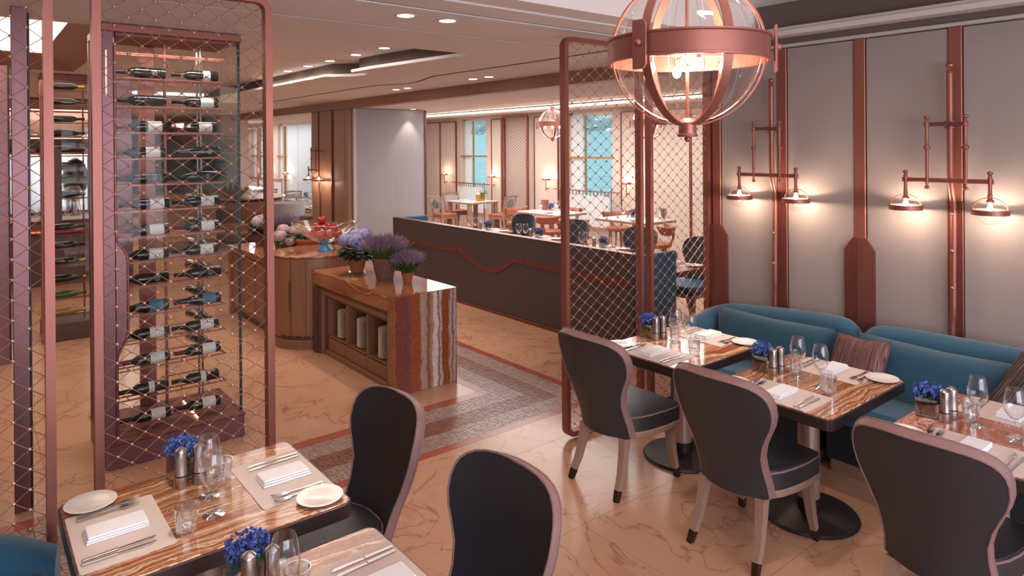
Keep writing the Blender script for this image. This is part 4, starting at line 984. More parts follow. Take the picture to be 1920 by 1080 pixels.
for k in range(14):
    o = ob('display_plate', cm('dpl', lambda: MB().lathe([(0, .02), (.07, .016), (.13, 0), (.135, .006), (.075, .028), (0, .03)], 20).mesh('display_plate', 'porcelain')), None, None, loc=(-.45+k*.16, 13.46+.02*(k % 2), 2.47)); o.rotation_euler = (1.45, 0, 0)
    tag(o, 'white plate standing on the upper lit shelf of the back bar', 'plate', 'display plates on the back bar')
for k in range(12):
    o = ob('copper_pan', cm('cpn', lambda: MB().lathe([(0, 0), (.07, 0), (.085, .01), (.09, .07), (.084, .07), (.08, .015), (0, .008)], 18).mesh('copper_pan', 'copper')), None, None, loc=(-.4+k*.18, 13.45, 2.05)); tag(o, 'copper pan on the lower lit shelf of the back bar', 'pan', 'copper pans on the back bar')
eg = thing('egg_lamp', 'dark grey mosaic egg on the back bar worktop', 'ornament', (1.47, 13.52, 1.3))
ob('shell', MB().lathe([(0, 0), (.08, .02), (.15, .15), (.175, .3), (.15, .48), (.09, .60), (0, .66)], 24), 'mosaic_grey', eg); ob('stand', MB().lathe([(.09, -.28), (.05, -.2), (.04, 0), (.06, .03)], 16), 'steel', eg)
cb = thing('crystal_ball', 'faceted clear ball on the back bar worktop', 'ornament', (1.40, 13.22, 1.02)); ob('ball', MB().ball((0, 0, .36), .14, 12, 8), 'bowl_glass', cb); ob('stand', MB().lathe([(.08, 0), (.03, .05), (.03, .22), (.05, .24)], 14), 'steel', cb)
for o in (cb, eg): pass
hl = thing('heat_tray', 'red glowing heated tray on the back bar front', 'tray', (0, 0, 0)); ob('tray', MB().cbox(.6, 12.6, .80, 1.5, 13.1, .86, .01), 'red_glow_tray', hl); ob('glow_strip', MB().cbox(.7, 12.59, .83, 1.45, 12.6, .85, .002), 'heat_glow', hl); ob('stand', MB().cbox(.65, 12.65, 0, 1.45, 13.05, .80, .01), 'wood_dark', hl)
for k in range(5):
    tumbler('cut tumbler standing on the back bar worktop', .9+k*.13, 13.2, 1.02, 'tumblers on the back bar')
# ================================================================== LAMPS
def pendant(lb, loc, r=.259, rot=0, zc=3.05, lit='bulb_glow', energy=0, lugs=3):
    t = thing('globe_pendant', lb, 'lamp', loc, rot, 'glass globe pendants')
    key = 'pd'
    ob('ring', cm(key+'ring', lambda: MB().lathe([(r+.012, -.045), (r+.028, -.045), (r+.028, -.036), (r+.020, -.034), (r+.020, .030), (r+.026, .034), (r+.026, .040), (r+.012, .040), (r+.012, -.045)], 56, caps=False).mesh('ring', 'copper')), None, t)
    for k in range(6):
        a = k*PI/3; pts = [((r+.006)*math.sin(b)*math.cos(a), (r+.006)*math.sin(b)*math.sin(a), -(r+.006)*math.cos(b)) for b in [.2+(PI-.4)*i/24 for i in range(25)]]
        ob('rib', cm(key+'rib%d' % k, lambda: MB().tube(pts, 1, sq=(.005, .032), upv=(math.cos(a), math.sin(a), .0001)).mesh('rib', 'copper')), None, t)
    for k in range(6):
        a0 = k*PI/3+.02; a1 = (k+1)*PI/3-.02
        ob('glass_panel', cm(key+'gl%d' % k, lambda: MB().grid([[((r-.004)*math.sin(b)*math.cos(a0+(a1-a0)*j/8), (r-.004)*math.sin(b)*math.sin(a0+(a1-a0)*j/8), -(r-.004)*math.cos(b)) for j in range(9)] for b in [.16+(PI-.32)*i/18 for i in range(19)]]).mesh('glass_panel', 'globe_glass')), None, t)
    for k in range(6):
        mb_ = MB()
        for da in (17, 43):
            a = k*PI/3+math.radians(da); mb_.tube([((r-.003)*math.sin(b)*math.cos(a), (r-.003)*math.sin(b)*math.sin(a), -(r-.003)*math.cos(b)) for b in [.16+(PI-.32)*i/24 for i in range(25)]], .0011, 4)
        ob('glass_seam', cm(key+'sm%d' % k, lambda: mb_.mesh('glass_seam', 'tumbler_glass')), None, t)
    bc = ob('bottom_cap', cm(key+'bc', lambda: MB().lathe([(.0, -r-.045), (.034, -r-.045), (.036, -r-.038), (.031, -r-.034), (.031, -r-.006), (.034, -r+.006), (.020, -r+.02), (0, -r+.022)], 24).mesh('bottom_cap', 'copper')), None, t)
    ob('finial', cm(key+'fn', lambda: MB().ball((0, 0, -r-.052), .012, 12, 8).mesh('finial', 'copper')), None, bc)
    ob('top_cap', cm(key+'tc', lambda: MB().lathe([(0, r-.01), (.035, r-.005), (.035, r+.035), (.05, r+.04), (.05, r+.05), (.01, r+.07), (0, r+.075)], 24).mesh('top_cap', 'copper')), None, t)
    ob('rod', cm(key+'rod', lambda: MB().cyl((0, 0, -r), (0, 0, r), .006, 8).mesh('rod', 'copper')), None, t)
    h = zc-loc[2]
    ob('stem', MB().cyl((0, 0, r+.05), (0, 0, h), .007, 8), 'copper_dark', t); ob('ceiling_rose', MB().lathe([(.05, h-.03), (.06, h-.01), (.06, h)], 20), 'copper', t)
    for k in range(3):
        a = k*2*PI/3; ca, sa = math.cos(a), math.sin(a)
        lg = ob('lug_plate', cm(key+'lug%d' % k, lambda: MB().prism([(-.026, -.085), (.016, -.085), (.026, -.07), (.026, .06), (.016, .075), (-.026, .075)], -.004, .004, .001).mesh('lug_plate', 'copper')), None, t)
        lg.rotation_euler = (PI/2, 0, a+PI/2); lg.location = ((r+.036)*ca, (r+.036)*sa, 0)
        ob('bolt', cm(key+'blt', lambda: MB().ball((0, 0, 0), .012, 12, 8).mesh('bolt', 'copper')), None, lg).location = (0, 0, .008)
    for k in range(4):
        a = -PI/3+.3+k*PI/2; p = (.13*math.cos(a), .13*math.sin(a), -.062)
        b = ob('bulb', cm(key+'b'+lit, lambda: MB().lathe([(0, -.022), (.010, -.018), (.0165, -.004), (.014, .010), (.008, .022), (0, .026)], 12).mesh('bulb', lit)), None, t); b.location = p
        ob('socket', cm(key+'s', lambda: MB().lathe([(.009, .018), (.010, .05)], 10).mesh('socket', 'copper')), None, b)
        ob('arm', MB().cyl((0, 0, -.015), (.13*math.cos(a), .13*math.sin(a), -.015), .004, 6), 'copper', t)
    if energy:
        l = lamp('pendant_light', 'POINT', (loc[0], loc[1], loc[2]-.05), energy, (1, .72, .5), shadow_soft_size=.04)
    return t
PEN = (2.003, 1.494, 2.433)
pendant('large glass and copper globe pendant hanging before the panelled wall', PEN, rot=math.radians(-143.7-30), zc=3.06, energy=30)
pendant('glass globe pendant hanging over the booth beside the screen', (8.35, 9.2, 2.50), zc=3.02, lit='far_bulb', energy=6)
pendant('glass globe pendant partly behind the big pendant', (8.45, 7.05, 2.46), zc=3.02, lit='far_bulb', energy=6)
pendant('glass globe pendant far off past the wine cabinet', (7.2, 23.9, 2.45), zc=2.95, lit='far_bulb', energy=6)
def sconce(lb, X, yc, zb=1.86, pipe=True, energy=7, s=1.0, flip=-1, drop=.95):
    """wall sconce on a plane X=const facing -x: bar, two uprights, collar, two ringed globes"""
    t = thing('wall_sconce', lb, 'lamp', (X, yc, 0), 0, 'copper pipe wall sconces'); x = -.16
    ob('bar', MB().cbox(x-.006, -.26, zb-.014, x+.006, .26, zb+.014, .002), 'copper', t)
    for y in (-.11, .11):
        u = ob('upright', MB().lathe([(.0, zb-.06), (.014, zb-.055), (.016, zb-.045), (.007, zb-.035), (.010, zb-.015), (.010, zb+.19), (.011, zb+.195), (.021, zb+.21), (.021, zb+.215), (.011, zb+.23), (.010, zb+.235), (.010, zb+.345), (.016, zb+.35), (.016, zb+.375), (.009, zb+.385), (.009, zb+.395), (.017, zb+.405), (.017, zb+.413), (.0, zb+.422)], 14, (x, y, 0)), 'copper', t)
    ob('link_bar', MB().cbox(x-.004, -.11, zb+.35, x+.004, .11, zb+.374, .002), 'bronze', t)
    if pipe:
        px = -.085
        ob('pipe', MB().tube(smooth([(px, 0, zb+.70), (px, 0, zb-.02), (-.045, -.004, zb-.16), (-.045, 0, zb-drop+.1), (-.03, .012, zb-drop), (-.03, .012, zb-1.15)]), .019, 14), 'copper', t)
        ob('finial', MB().lathe([(.019, zb+.69), (.024, zb+.70), (.014, zb+.71), (.012, zb+.72), (.024, zb+.735), (.024, zb+.748), (0, zb+.765)], 14, (px, 0, 0)), 'copper', t)
        for z in (zb+.335, zb+.375): ob('collar', MB().lathe([(.022, z), (.034, z), (.034, z+.008), (.022, z+.008)], 18, (px, 0, 0), caps=False), 'copper', t)
        ob('bracket', MB().cbox(px-.02, -.02, zb+.35, px+.07, .02, zb+.37, .002), 'copper_dark', t)
        for z in (zb-.22, zb-.46, zb-.70): ob('stud', MB().ball((-.066, 0, z), .011, 10, 6), 'steel_brushed', t)
    else:
        ob('bracket', MB().cbox(x, -.015, zb+.35, .0, .015, zb+.37, .002), 'copper_dark', t)
    for sg in (-1, 1):
        y = sg*.24
        d = ob('drop', MB().lathe([(.0, zb+.065), (.016, zb+.058), (.017, zb+.05), (.008, zb+.038), (.013, zb+.025), (.013, zb+.012), (.011, zb-.01), (.011, zb-.075), (.014, zb-.08), (.014, zb-.09), (.009, zb-.10), (.02, zb-.115), (.022, zb-.125), (.012, zb-.13)], 14, (x, y, 0)), 'copper', t)
        ob('yoke', MB().tube([(x, y+.097*math.cos(a), zb-.185+.088*math.sin(a)) for a in [PI*i/16 for i in range(17)]], .0028, 6), 'copper_dark', d)
        ob('ring', MB().lathe([(.090, zb-.202), (.100, zb-.202), (.100, zb-.170), (.090, zb-.170), (.090, zb-.202)], 32, (x, y, 0), caps=False), 'copper', d)
        ob('globe', MB().lathe([(.083*math.sin(PI*i/14), zb-.186-.083*math.cos(PI*i/14)) for i in range(13)], 24, (x, y, 0), caps=False), 'globe_glass', d)
        ob('bulb', MB().lathe([(.0, zb-.180), (.013, zb-.175), (.017, zb-.162), (.012, zb-.148), (.005, zb-.13)], 12, (x, y, 0)), 'bulb_glow', d)
        if energy: lamp('sconce_light', 'POINT', (X+x, yc+y, zb-.196), energy, (1.0, .74, .55), shadow_soft_size=.012)
    return t
sconce('copper pipe wall sconce with two globes at the right picture edge', XW, 1.655)
sconce('copper pipe wall sconce with two globes nearer the mesh screen', XW, 2.905)
sconce('copper pipe wall sconce with two glowing bulbs on the wooden pillar', 5.28, 12.32, 1.68, False, 7)
def shelf_lamp(lb, X, y, z=1.30):
    t = thing('wall_lamp', lb, 'lamp', (X, y, 0), 0, 'small globe lamps by the lake windows')
    ob('globe', MB().ball((-.10, 0, z+.02), .075, 14, 8), 'globe_glass', t); ob('ring', MB().lathe([(.078, z-.015), (.10, z-.015), (.10, z+.015), (.078, z+.015), (.078, z-.015)], 20, (-.10, 0, 0), caps=False), 'copper', t)
    ob('bulb', MB().ball((-.10, 0, z+.02), .02, 10, 6), 'far_bulb', t); ob('post', MB().cyl((-.10, 0, z-.02), (-.10, 0, 1.02), .011, 8), 'copper', t); ob('arm', MB().cbox(-.11, -.012, 1.07, 0, .012, 1.09, .002), 'copper', t)
    lamp('lamp_light', 'POINT', (X-.13, y, z+.03), 9, (1, .72, .5), shadow_soft_size=.03)
for y, d in ((16.62, 'beside the grey return wall'), (14.36, 'between lake window and tall mesh screen'), (12.2, 'under the hanging globe pendant'), (9.66, 'seen through the mesh screen panel')):
    shelf_lamp('small globe wall lamp on a copper post %s' % d, 10.95, y)
for y, d in ((21.1, 'on the pale blue wall'), (22.7, 'between the narrow window and the distant screen')): shelf_lamp('small globe wall lamp %s' % d, 7.95, y)
# curtains and rails
def curtain(lb, X, a, b, z0=.3, z1=1.0, rail=1.085):
    t = thing('cafe_curtain', lb, 'curtain', (X, 0, 0), 0, 'white cafe curtains'); n = 90; rows = []
    for k in range(5):
        z = z0+(z1-z0)*k/4; rows.append([(.018*math.sin((b-a)*q/n*46), a+(b-a)*q/n, z) for q in range(n+1)])
    ob('cloth', MB().grid(rows), 'curtain', t)
    mb = MB(); m = int((b-a)/.11)
    for q in range(m+1):
        y = a+.03+(b-a-.06)*q/m; ob('loop', cm('loop%.2f' % (rail-z1), lambda: MB().cbox(-.006, -.014, z1-.02, .006, .014, rail+.012, .002).mesh('loop', 'frame_gold')), None, t, loc=(0, y, 0))
    ob('rail', MB().cyl((0, a-.3, rail), (0, b+.3, rail), .013, 10), 'copper', t)
    for y in (a-.05, b+.05): ob('post', MB().lathe([(.011, 0.0), (.011, .6), (.018, .62), (.011, .64), (.011, rail), (.018, rail+.03), (0, rail+.06)], 10, (0, y, 0)), 'copper', t)
for (a, b), d in zip(WIN[1:], ('behind the mesh screen panel', 'behind the far square table')): curtain('white cafe curtain on a copper rail %s' % d, 10.86, a-.05, b+.05)
curtain('white cafe curtain on a rail behind the distant screen', 7.86, 23.2, 24.8); curtain('white cafe curtain below the narrow distant window', 7.86, 21.5, 22.4)
# downlights
def downlight(lb, x, y, z):
    t = thing('ceiling_light', lb, 'light', (x, y, z), 0, 'recessed ceiling lights')
    ob('trim_ring', cm('dlr', lambda: MB().lathe([(.052, -.002), (.068, -.006), (.070, -.001), (.070, .004), (.052, .004), (.052, -.001)], 28, caps=False).mesh('trim_ring', 'cornice_paint')), None, t)
    ob('lens', cm('dll', lambda: MB().lathe([(0, -.003), (.053, -.003)], 28).mesh('lens', 'lamp_lens')), None, t)
DL = [(2.18, 3.77, ZC, 'nearest the pendant, left one of the pair'), (2.49, 3.765, ZC, 'nearest the pendant, right one of the pair')]
DL += [(3.27, 6.08, 3.088, 'first in the coffer row'), (3.265, 6.70, 3.088, 'second in the coffer row'), (3.26, 7.35, 3.088, 'third in the coffer row'), (3.25, 7.96, 3.088, 'fourth in the coffer row'), (3.245, 8.61, 3.088, 'fifth in the coffer row')]
DL += [(4.88, 6.82, ZC, 'of the pair by the beam, nearer the screen'), (4.885, 6.50, ZC, 'of the pair by the beam, nearest the screen'), (4.87, 8.71, ZC, 'of the pair by the grey wall, farther one'), (4.87, 8.39, ZC, 'of the pair by the grey wall, nearer one')]
for x, y, z, d in DL: downlight('round recessed ceiling light, %s' % d, x, y, z)
downlight('round recessed ceiling light in the soffit over the grey wall', 6.5, 11.0, 2.80)
for x, y, z, d in DL[:2]: spot((x, y, z-.02), (x, y, 0), 22, 70)
for x, y, z, d in DL[2:7]: spot((x, y, z-.02), (x-.1, y, 0), 45, 62)
for x, y, z, d in DL[7:]: spot((x, y, z-.02), (x-.2, y, 0), 50, 70)
spot((6.5, 11.0, 2.78), (6.4, 11.1, 0), 30, 70)

# ================================================================== BUFFET
ct = thing('onyx_counter', 'onyx waterfall counter with plate niche, banded end facing the chairs', 'counter', (0, 0, 0))
X0, X1, Y0, Y1, HC = 2.79, 3.43, 5.07, 6.752, .842
def solid(n, mb, m, p): return ob(n, mb, m, p)
solid('end_slab', MB().cbox(X0, Y0, 0, X1, Y0+.10, HC-.002, .003), 'onyx_counter', ct)
solid('top_slab', MB().cbox(X0, Y0+.0, HC-.004, X1, Y1, HC, .0015), 'onyx_top', ct)
solid('front_fascia', MB().cbox(X0, Y0+.10, .70, X0+.12, Y1, HC-.004, .003), 'onyx_top', ct)
solid('top_core', MB().box(X0+.12, Y0+.1, .72, X1, Y1, HC-.004), 'onyx_top', ct)
solid('back_slab', MB().cbox(X1-.05, Y0+.10, 0, X1, Y1, .72, .003), 'wood_cabinet', ct)
solid('far_side', MB().cbox(X0, Y1-.06, 0, X1-.05, Y1, .70, .003), 'wood_dark', ct)
nf = [(X0+.015, .045), (X0+.03, .055), (X0+.05, .03)]
ya, yb, za, zb = Y0+.10, Y1-.06, .0, .70
for k, (dx, wd, m) in enumerate(((.022, .04, 'wood_dark'), (.04, .05, 'wood_cabinet'), (.062, .028, 'wood_dark'))):
    fr = MB(); x = X0+dx
    fr.cbox(x, ya, za, x+.03, ya+wd, zb, .003); fr.cbox(x, yb-wd, za, x+.03, yb, zb, .003); fr.cbox(x, ya+wd, zb-wd, x+.03, yb-wd, zb, .003)
    solid('niche_frame', fr, m, ct); ya += wd; yb -= wd; zb -= wd
xi = X0+.085; ny = 3; wy = (yb-ya)/ny
nb = MB(); nb.box(xi+.36, ya, .0, xi+.38, yb, zb)
solid('niche_back', nb, 'wood_dark', ct)
solid('base_rail', MB().cbox(X0+.055, ya, 0, xi+.02, yb, .05, .003), 'wood_cabinet', ct)
solid('niche_floor', MB().box(xi, ya, .185, xi+.36, yb, .20), 'wood_cabinet', ct)
solid('niche_top', MB().box(xi, ya, zb-.012, xi+.36, yb, zb), 'wood_cabinet', ct)
for k in range(ny+1): solid('divider', MB().cbox(xi, ya+k*wy-.016, .05, xi+.36, ya+k*wy+.016, zb, .003), 'wood_cabinet', ct)
for k in range(ny): solid('drawer', MB().cbox(xi-.004, ya+k*wy+.018, .055, xi+.02, ya+(k+1)*wy-.018, .172, .003), 'wood_cabinet', ct)
for k, nm in enumerate(('compartment by the banded end', 'middle compartment', 'compartment by the round cabinet')):
    yc = ya+(k+.5)*wy+.0
    for j in range(22): plate('white plate stacked in the %s of the onyx counter' % nm, xi+.132, yc, .2005+j*.0118, .118, 'porcelain_stack', 'plates stacked in the %s' % nm)
# round cabinet
rc = thing('round_cabinet', 'round wooden cabinet with an orange onyx top, joined to the counter', 'cabinet', (2.99, 7.20, 0))
R = .445
ob('top', MB().lathe([(0, .955), (R, .955), (R, .967), (R-.003, .97), (0, .97)], 56), 'onyx_top', rc)
ob('body', MB().lathe([(R-.015, .12), (R-.015, .955)], 56), 'wood_cabinet', rc)
ob('plinth', MB().lathe([(R-.02, 0), (R-.02, .105), (R-.05, .105), (R-.05, .12)], 56), 'wood_cabinet', rc)
def cyl_patch(r, a0, a1, z0, z1, t=.008, n=14):
    return MB().grid([[((r+(t if i in (1, 2) else 0))*math.cos(a0+(a1-a0)*j/n), (r+(t if i in (1, 2) else 0))*math.sin(a0+(a1-a0)*j/n), z) for j in range(n+1)] for i, z in ((0, z0), (1, z0+.001), (2, z1-.001), (3, z1))])
A = math.radians
for a0, a1 in ((176, 214.5), (215.5, 236), (236.8, 262), (137, 175)):
    d = ob('door', cyl_patch(R-.015, A(a0), A(a1), .155, .945, .008), 'wood_cabinet', rc)
    if a0 == 176: ob('handle_slot', cyl_patch(R-.006, A(212), A(214.5), .40, .72, .004, 3), 'wood_dark', d)
for k in range(5): ob('vent_slot', cyl_patch(R-.016, A(196+k*12), A(206+k*12), .126, .142, .004, 5), 'black_plastic', rc)
# long onyx ledge behind
lg = thing('onyx_ledge', 'long low onyx topped sideboard running back from the round cabinet', 'counter', (0, 0, 0))
ob('top_slab', MB().cbox(2.62, 7.66, .80, 3.30, 9.05, .87, .004), 'onyx_top', lg); ob('end_slab', MB().cbox(2.62, 8.97, 0, 3.30, 9.05, .80, .003), 'onyx_counter', lg)
ob('body', MB().cbox(2.66, 7.66, .08, 3.26, 8.97, .80, .004), 'wood_cabinet', lg); ob('plinth', MB().box(2.69, 7.66, 0, 3.24, 8.97, .08), 'wood_dark', lg)
for k in range(3): ob('door', MB().cbox(2.648, 7.68+k*.43, .11, 2.66, 8.09+k*.43, .77, .003), 'wood_cabinet', lg)
# pots and plants
def pot(r0, r1, h, mat='terracotta'):
    return MB().lathe([(0, .004), (r0*.98, 0), (r0, .004), (r1*.96, h*.8), (r1, h*.82), (r1*1.02, h*.84), (r1*1.02, h), (r1*.9, h), (r1*.88, h*.9), (0, h*.88)], 28)
def leafset(n, c, R, s, seed, flat=.6, droop=.3):
    rnd = random.Random(seed); mb = MB()
    for _ in range(n):
        a = rnd.uniform(0, 2*PI); el = rnd.uniform(-.5, 1.0); q = rnd.uniform(.45, 1.0)
        d = Vector((math.cos(a)*math.cos(el), math.sin(a)*math.cos(el), math.sin(el)*flat)); p = Vector(c)+d*R*q
        out = Vector((d.x, d.y, d.z-droop)).normalized(); side = out.cross(Vector((0, 0, 1))).normalized(); k = s*rnd.uniform(.7, 1.2); n_ = side.cross(out)
        v = [p, p+out*k*.35+side*k*.32+n_*k*.05, p+out*k*.75+side*k*.22, p+out*k, p+out*k*.75-side*k*.22, p+out*k*.35-side*k*.32+n_*k*.05, p+out*k*.5-n_*k*.04]
        mb.add(v, [(0, 1, 6), (1, 2, 6), (2, 3, 6), (3, 4, 6), (4, 5, 6), (5, 0, 6)])
    return mb
def hydrangea(lb, loc, r0, r1, h, heads, mat, leaf='leaf_dark', potm='terracotta', Rl=.15, seed=1, saucer=False):
    t = thing('potted_hydrangea', lb, 'plant', loc, 0, 'potted hydrangeas'); z0 = .012 if saucer else 0
    ob('pot', pot(r0, r1, h).move(0, 0, z0), potm, t)
    if saucer: ob('saucer', MB().lathe([(0, 0), (r0*1.3, 0), (r0*1.45, .022), (r0*1.38, .022), (r0*1.25, .008), (0, .008)], 28), 'steel', t)
    ob('leaves', leafset(170, (0, 0, h+.05), Rl*1.05, .085, seed, .6), leaf, t, 'stuff', norm=False)
    rnd = random.Random(seed); hm = MB(); core = MB()
    for (x, y, z, R_) in heads:
        core.ball((x, y, z), R_*.86, 14, 8, .85)
        n = int(520*(R_/.08)**2)
        for i in range(n):
            zz = 1-2*(i+.5)/n; a = i*2.39996; q = math.sqrt(1-zz*zz); d = Vector((q*math.cos(a), q*math.sin(a), zz))
            p = Vector((x, y, z))+Vector((d.x, d.y, d.z*.85))*R_*rnd.uniform(.9, 1.12); u = d.orthogonal().normalized(); an = rnd.uniform(0, PI); u = u*math.cos(an)+d.cross(u)*math.sin(an); v = d.cross(u); k = rnd.uniform(.010, .016)
            for s_ in (u, v): hm.add([p-s_*k+d*.002, p+(u+v)*k*.0+ (v if s_ == u else u)*k*.45, p+s_*k+d*.002, p-(v if s_ == u else u)*k*.45], [(0, 1, 2, 3)])
    ob('flower_heads', core, 'hydrangea_core' if mat == 'petal_blue' else 'bloom_core', t, 'stuff'); ob('petals', hm, mat, t, 'stuff', norm=False)
    return t
def lavender(lb, loc, r0, r1, h, Rp, hp, n, potm='terracotta', seed=1, z0r=None):
    t = thing('potted_lavender', lb, 'plant', loc, 0, 'potted lavender')
    ob('pot', pot(r0, r1, h), potm, t)
    n = int(n*2.1); mb, tips = stemset(n, r1*.75, Rp, hp*.66, hp, .0012, seed, h*.9)
    ob('stems', mb, 'leaf_bright', t, 'stuff', norm=False)
    sp = MB(); lf = MB(); rnd = random.Random(seed+5)
    for b, e in tips:
        B_, E_ = Vector(b), Vector(e); d = (E_-B_).normalized(); L_ = hp*rnd.uniform(.22, .40)
        sp.tube([E_-d*L_*.55, E_-d*L_*.1, E_+d*L_*.35], [.0016, .0030, .0008], 3)
        for k in range(6):
            p = B_+(E_-B_)*rnd.uniform(.2, .75); u = Vector((rnd.gauss(0, 1), rnd.gauss(0, 1), rnd.uniform(.2, 1))).normalized(); s_ = u.orthogonal().normalized()*.003; q = p+u*rnd.uniform(.015, .035)
            lf.add([p-s_, p+s_, q], [(0, 1, 2)])
    ob('flower_spikes', sp, 'lavender_spike', t, 'stuff'); ob('foliage', lf, 'leaf', t, 'stuff', norm=False)
    ob('foliage', leafset(int(n*.6), (0, 0, h+hp*.22), Rp*.7, .035, seed+2, .7, .0), 'leaf', t, 'stuff', norm=False)
    return t
hydrangea('blue hydrangea in a terracotta pot on the onyx counter', (3.05, 6.27, HC), .062, .098, .175, [(-.035, -.03, .33, .085), (.07, -.02, .37, .08), (-.09, .06, .335, .072), (.03, .07, .36, .08), (.01, -.08, .28, .07)], 'petal_blue', Rl=.16, seed=3, saucer=True)
lavender('large lavender in a brown clay pot on the onyx counter', (3.10, 5.79, HC), .078, .118, .215, .20, .24, 330, 'terracotta_dark', 5)
lavender('small lavender in a little terracotta pot on the onyx counter', (3.20, 5.54, HC), .038, .056, .095, .145, .22, 200, 'terracotta', 8)
hydrangea('white hydrangea in a clay pot on the long sideboard', (2.93, 8.72, .87), .07, .10, .17, [(-.05, -.03, .30, .08), (.06, .02, .31, .085), (.0, .08, .30, .08), (.02, -.07, .27, .07)], 'petal_white', potm='terracotta_dark', Rl=.14, seed=11)
hydrangea('pale pink hydrangea with several heads behind the fruit bowl', (3.02, 7.98, .87), .06, .085, .12, [(-.14, -.05, .20, .075), (-.05, -.12, .14, .065), (.06, -.02, .23, .08), (.17, -.06, .21, .08), (.26, -.10, .19, .075), (.10, .10, .22, .08), (-.06, .06, .25, .075)], 'petal_pink', leaf='leaf', Rl=.16, seed=12)
lavender('wide dark lavender on the sideboard behind the pink hydrangea', (3.08, 8.42, .87), .08, .11, .16, .21, .26, 260, 'terracotta_dark', 15)
op = thing('clay_bowl', 'orange clay planter standing behind the fruit bowl', 'pot', (3.16, 7.78, .87)); ob('bowl', pot(.10, .15, .16), 'terracotta', op); ob('soil', MB().lathe([(0, .142), (.13, .142)], 24), 'soil', op)
# fruit bowl with apples
fb = thing('fruit_bowl', 'large fluted oval glass bowl of red apples on the round cabinet', 'bowl', (3.10, 7.16, .97), math.radians(-38))
def bowl_mesh(off=0):
    n = 64; rows = []
    for q, z in ((.10, .075), (.20, .085), (.42, .115), (.66, .165), (.84, .215), (.96, .255), (1.0, .275)):
        rows.append([((.36*q-off)*math.cos(a)*(1+.03*q*math.sin(16*a)), (.215*q-off)*math.sin(a)*(1+.03*q*math.sin(16*a)), z+.012*q*q*math.cos(8*a)+.03*q*q*abs(math.cos(a))) for a in [2*PI*i/n for i in range(n)]])
    return MB().grid(rows, True)
ob('bowl', bowl_mesh(), 'bowl_glass', fb)
ob('rim', MB().tube([(p[0], p[1], p[2]) for p in bowl_mesh().v[-64:]], .004, 6, closed=True), 'bowl_glass', fb)
ob('foot', MB().lathe([(.085, 0), (.088, .004), (.075, .02), (.045, .05), (.04, .075), (.06, .085), (0, .086)], 24), 'bowl_blue', fb)  # clear glass foot, its blue reflection put into the colour
rnd = random.Random(2); k = 0
ap = [(-.13, -.01, .175), (-.035, -.06, .17), (-.03, .06, .17), (.06, -.03, .168), (.08, .06, .175), (.15, -.015, .18), (-.08, .0, .252), (.01, .0, .255), (.10, .005, .252), (-.035, .01, .325)]
for x, y, z in ap:
    c, s_ = math.cos(math.radians(-38)), math.sin(math.radians(-38))
    pos = ['lying low in the bowl', 'in the upper layer of the bowl', 'topmost on the pile'][0 if z < .2 else (1 if z < .3 else 2)]
    t = thing('apple', 'red apple %s of fruit on the round cabinet' % pos if z < .3 else 'red apple topmost on the pile in the glass bowl', 'apple', (3.10+x*c-y*s_, 7.16+x*s_+y*c, .97+z), rnd.uniform(0, 6), 'apples in the fluted bowl')
    t.rotation_euler = (rnd.uniform(-.5, .5), rnd.uniform(-.5, .5), rnd.uniform(0, 6))
    ob('flesh', cm('apf', lambda: MB().lathe([(0, -.036), (.012, -.043), (.030, -.036), (.044, -.012), (.047, .008), (.040, .030), (.024, .041), (.010, .038), (0, .028)], 18, caps=False).mesh('flesh', 'apple_red')), None, t); ob('stalk', cm('aps', lambda: MB().tube([(0, 0, .028), (.002, 0, .045), (.006, 0, .055)], .0018, 5).mesh('stalk', 'wood_dark')), None, t)
# ================================================================== PARTITION AND BOOTHS
pt_ = thing('booth_partition', 'long dark leather partition with a wavy copper inlay', 'partition', (0, 0, 0))
PX_, PY0, PY1, PH = 5.18, 4.52, 9.40, 1.005
for a, b in ((4.52, 5.02), (5.022, 8.98), (8.982, 9.40)): ob('panel', MB().cbox(PX_, a, .04, PX_+.10, b, PH, .004), 'partition_dark', pt_)
ob('cap', MB().cbox(PX_-.002, PY0, PH, PX_+.102, PY1, PH+.008, .002), 'bronze', pt_)
ob('kick_strip', MB().cbox(PX_-.012, PY0, 0, PX_+.06, PY1, .04, .003), 'copper_dark', pt_)
wv = [(9.38, .705), (8.6, .705), (7.9, .705), (7.60, .715)]
wv += [(7.60-1.17*t, .715-.185*math.sin(PI*t**1.233)) for t in [i/18 for i in range(1, 19)]]+[(6.40, .728), (6.0, .715), (5.5, .706), (4.54, .70)]
lo = MB(); n = len(wv); vs = []
for y, z in wv: vs += [(PX_-.010, y, z-.033), (PX_-.010, y, z+.033), (PX_+.02, y, z-.036), (PX_+.02, y, z+.036)]
fs = []
for i in range(n-1):
    a, b = i*4, i*4+4; fs += [(a, b, b+1, a+1), (a+1, b+1, b+3, a+3), (a, a+2, b+2, b)]
ob('copper_inlay', lo.add(vs, fs), 'copper_dark', pt_)
bs = thing('booth_bench', 'blue upholstered bench along the far side of the dark partition', 'bench', (0, 0, 0))
ob('backrest', MB().cbox(PX_+.105, PY0+.06, .30, PX_+.24, PY1-.03, .965, .03), 'booth_blue', bs); ob('seat', MB().cbox(PX_+.24, PY0+.06, .30, PX_+.62, PY1-.03, .46, .03), 'booth_blue', bs)
ob('base', MB().box(PX_+.105, PY0+.06, 0, PX_+.57, PY1-.03, .30), 'partition_dark', bs); ob('end_panel', MB().cbox(PX_+.002, PY0-.06, 0, PX_+.60, PY0-.004, 1.0, .01), 'booth_blue', bs); ob('end_panel', MB().cbox(PX_+.105, PY1-.03, 0, PX_+.62, PY1+.04, 1.0, .01), 'booth_blue', bs)
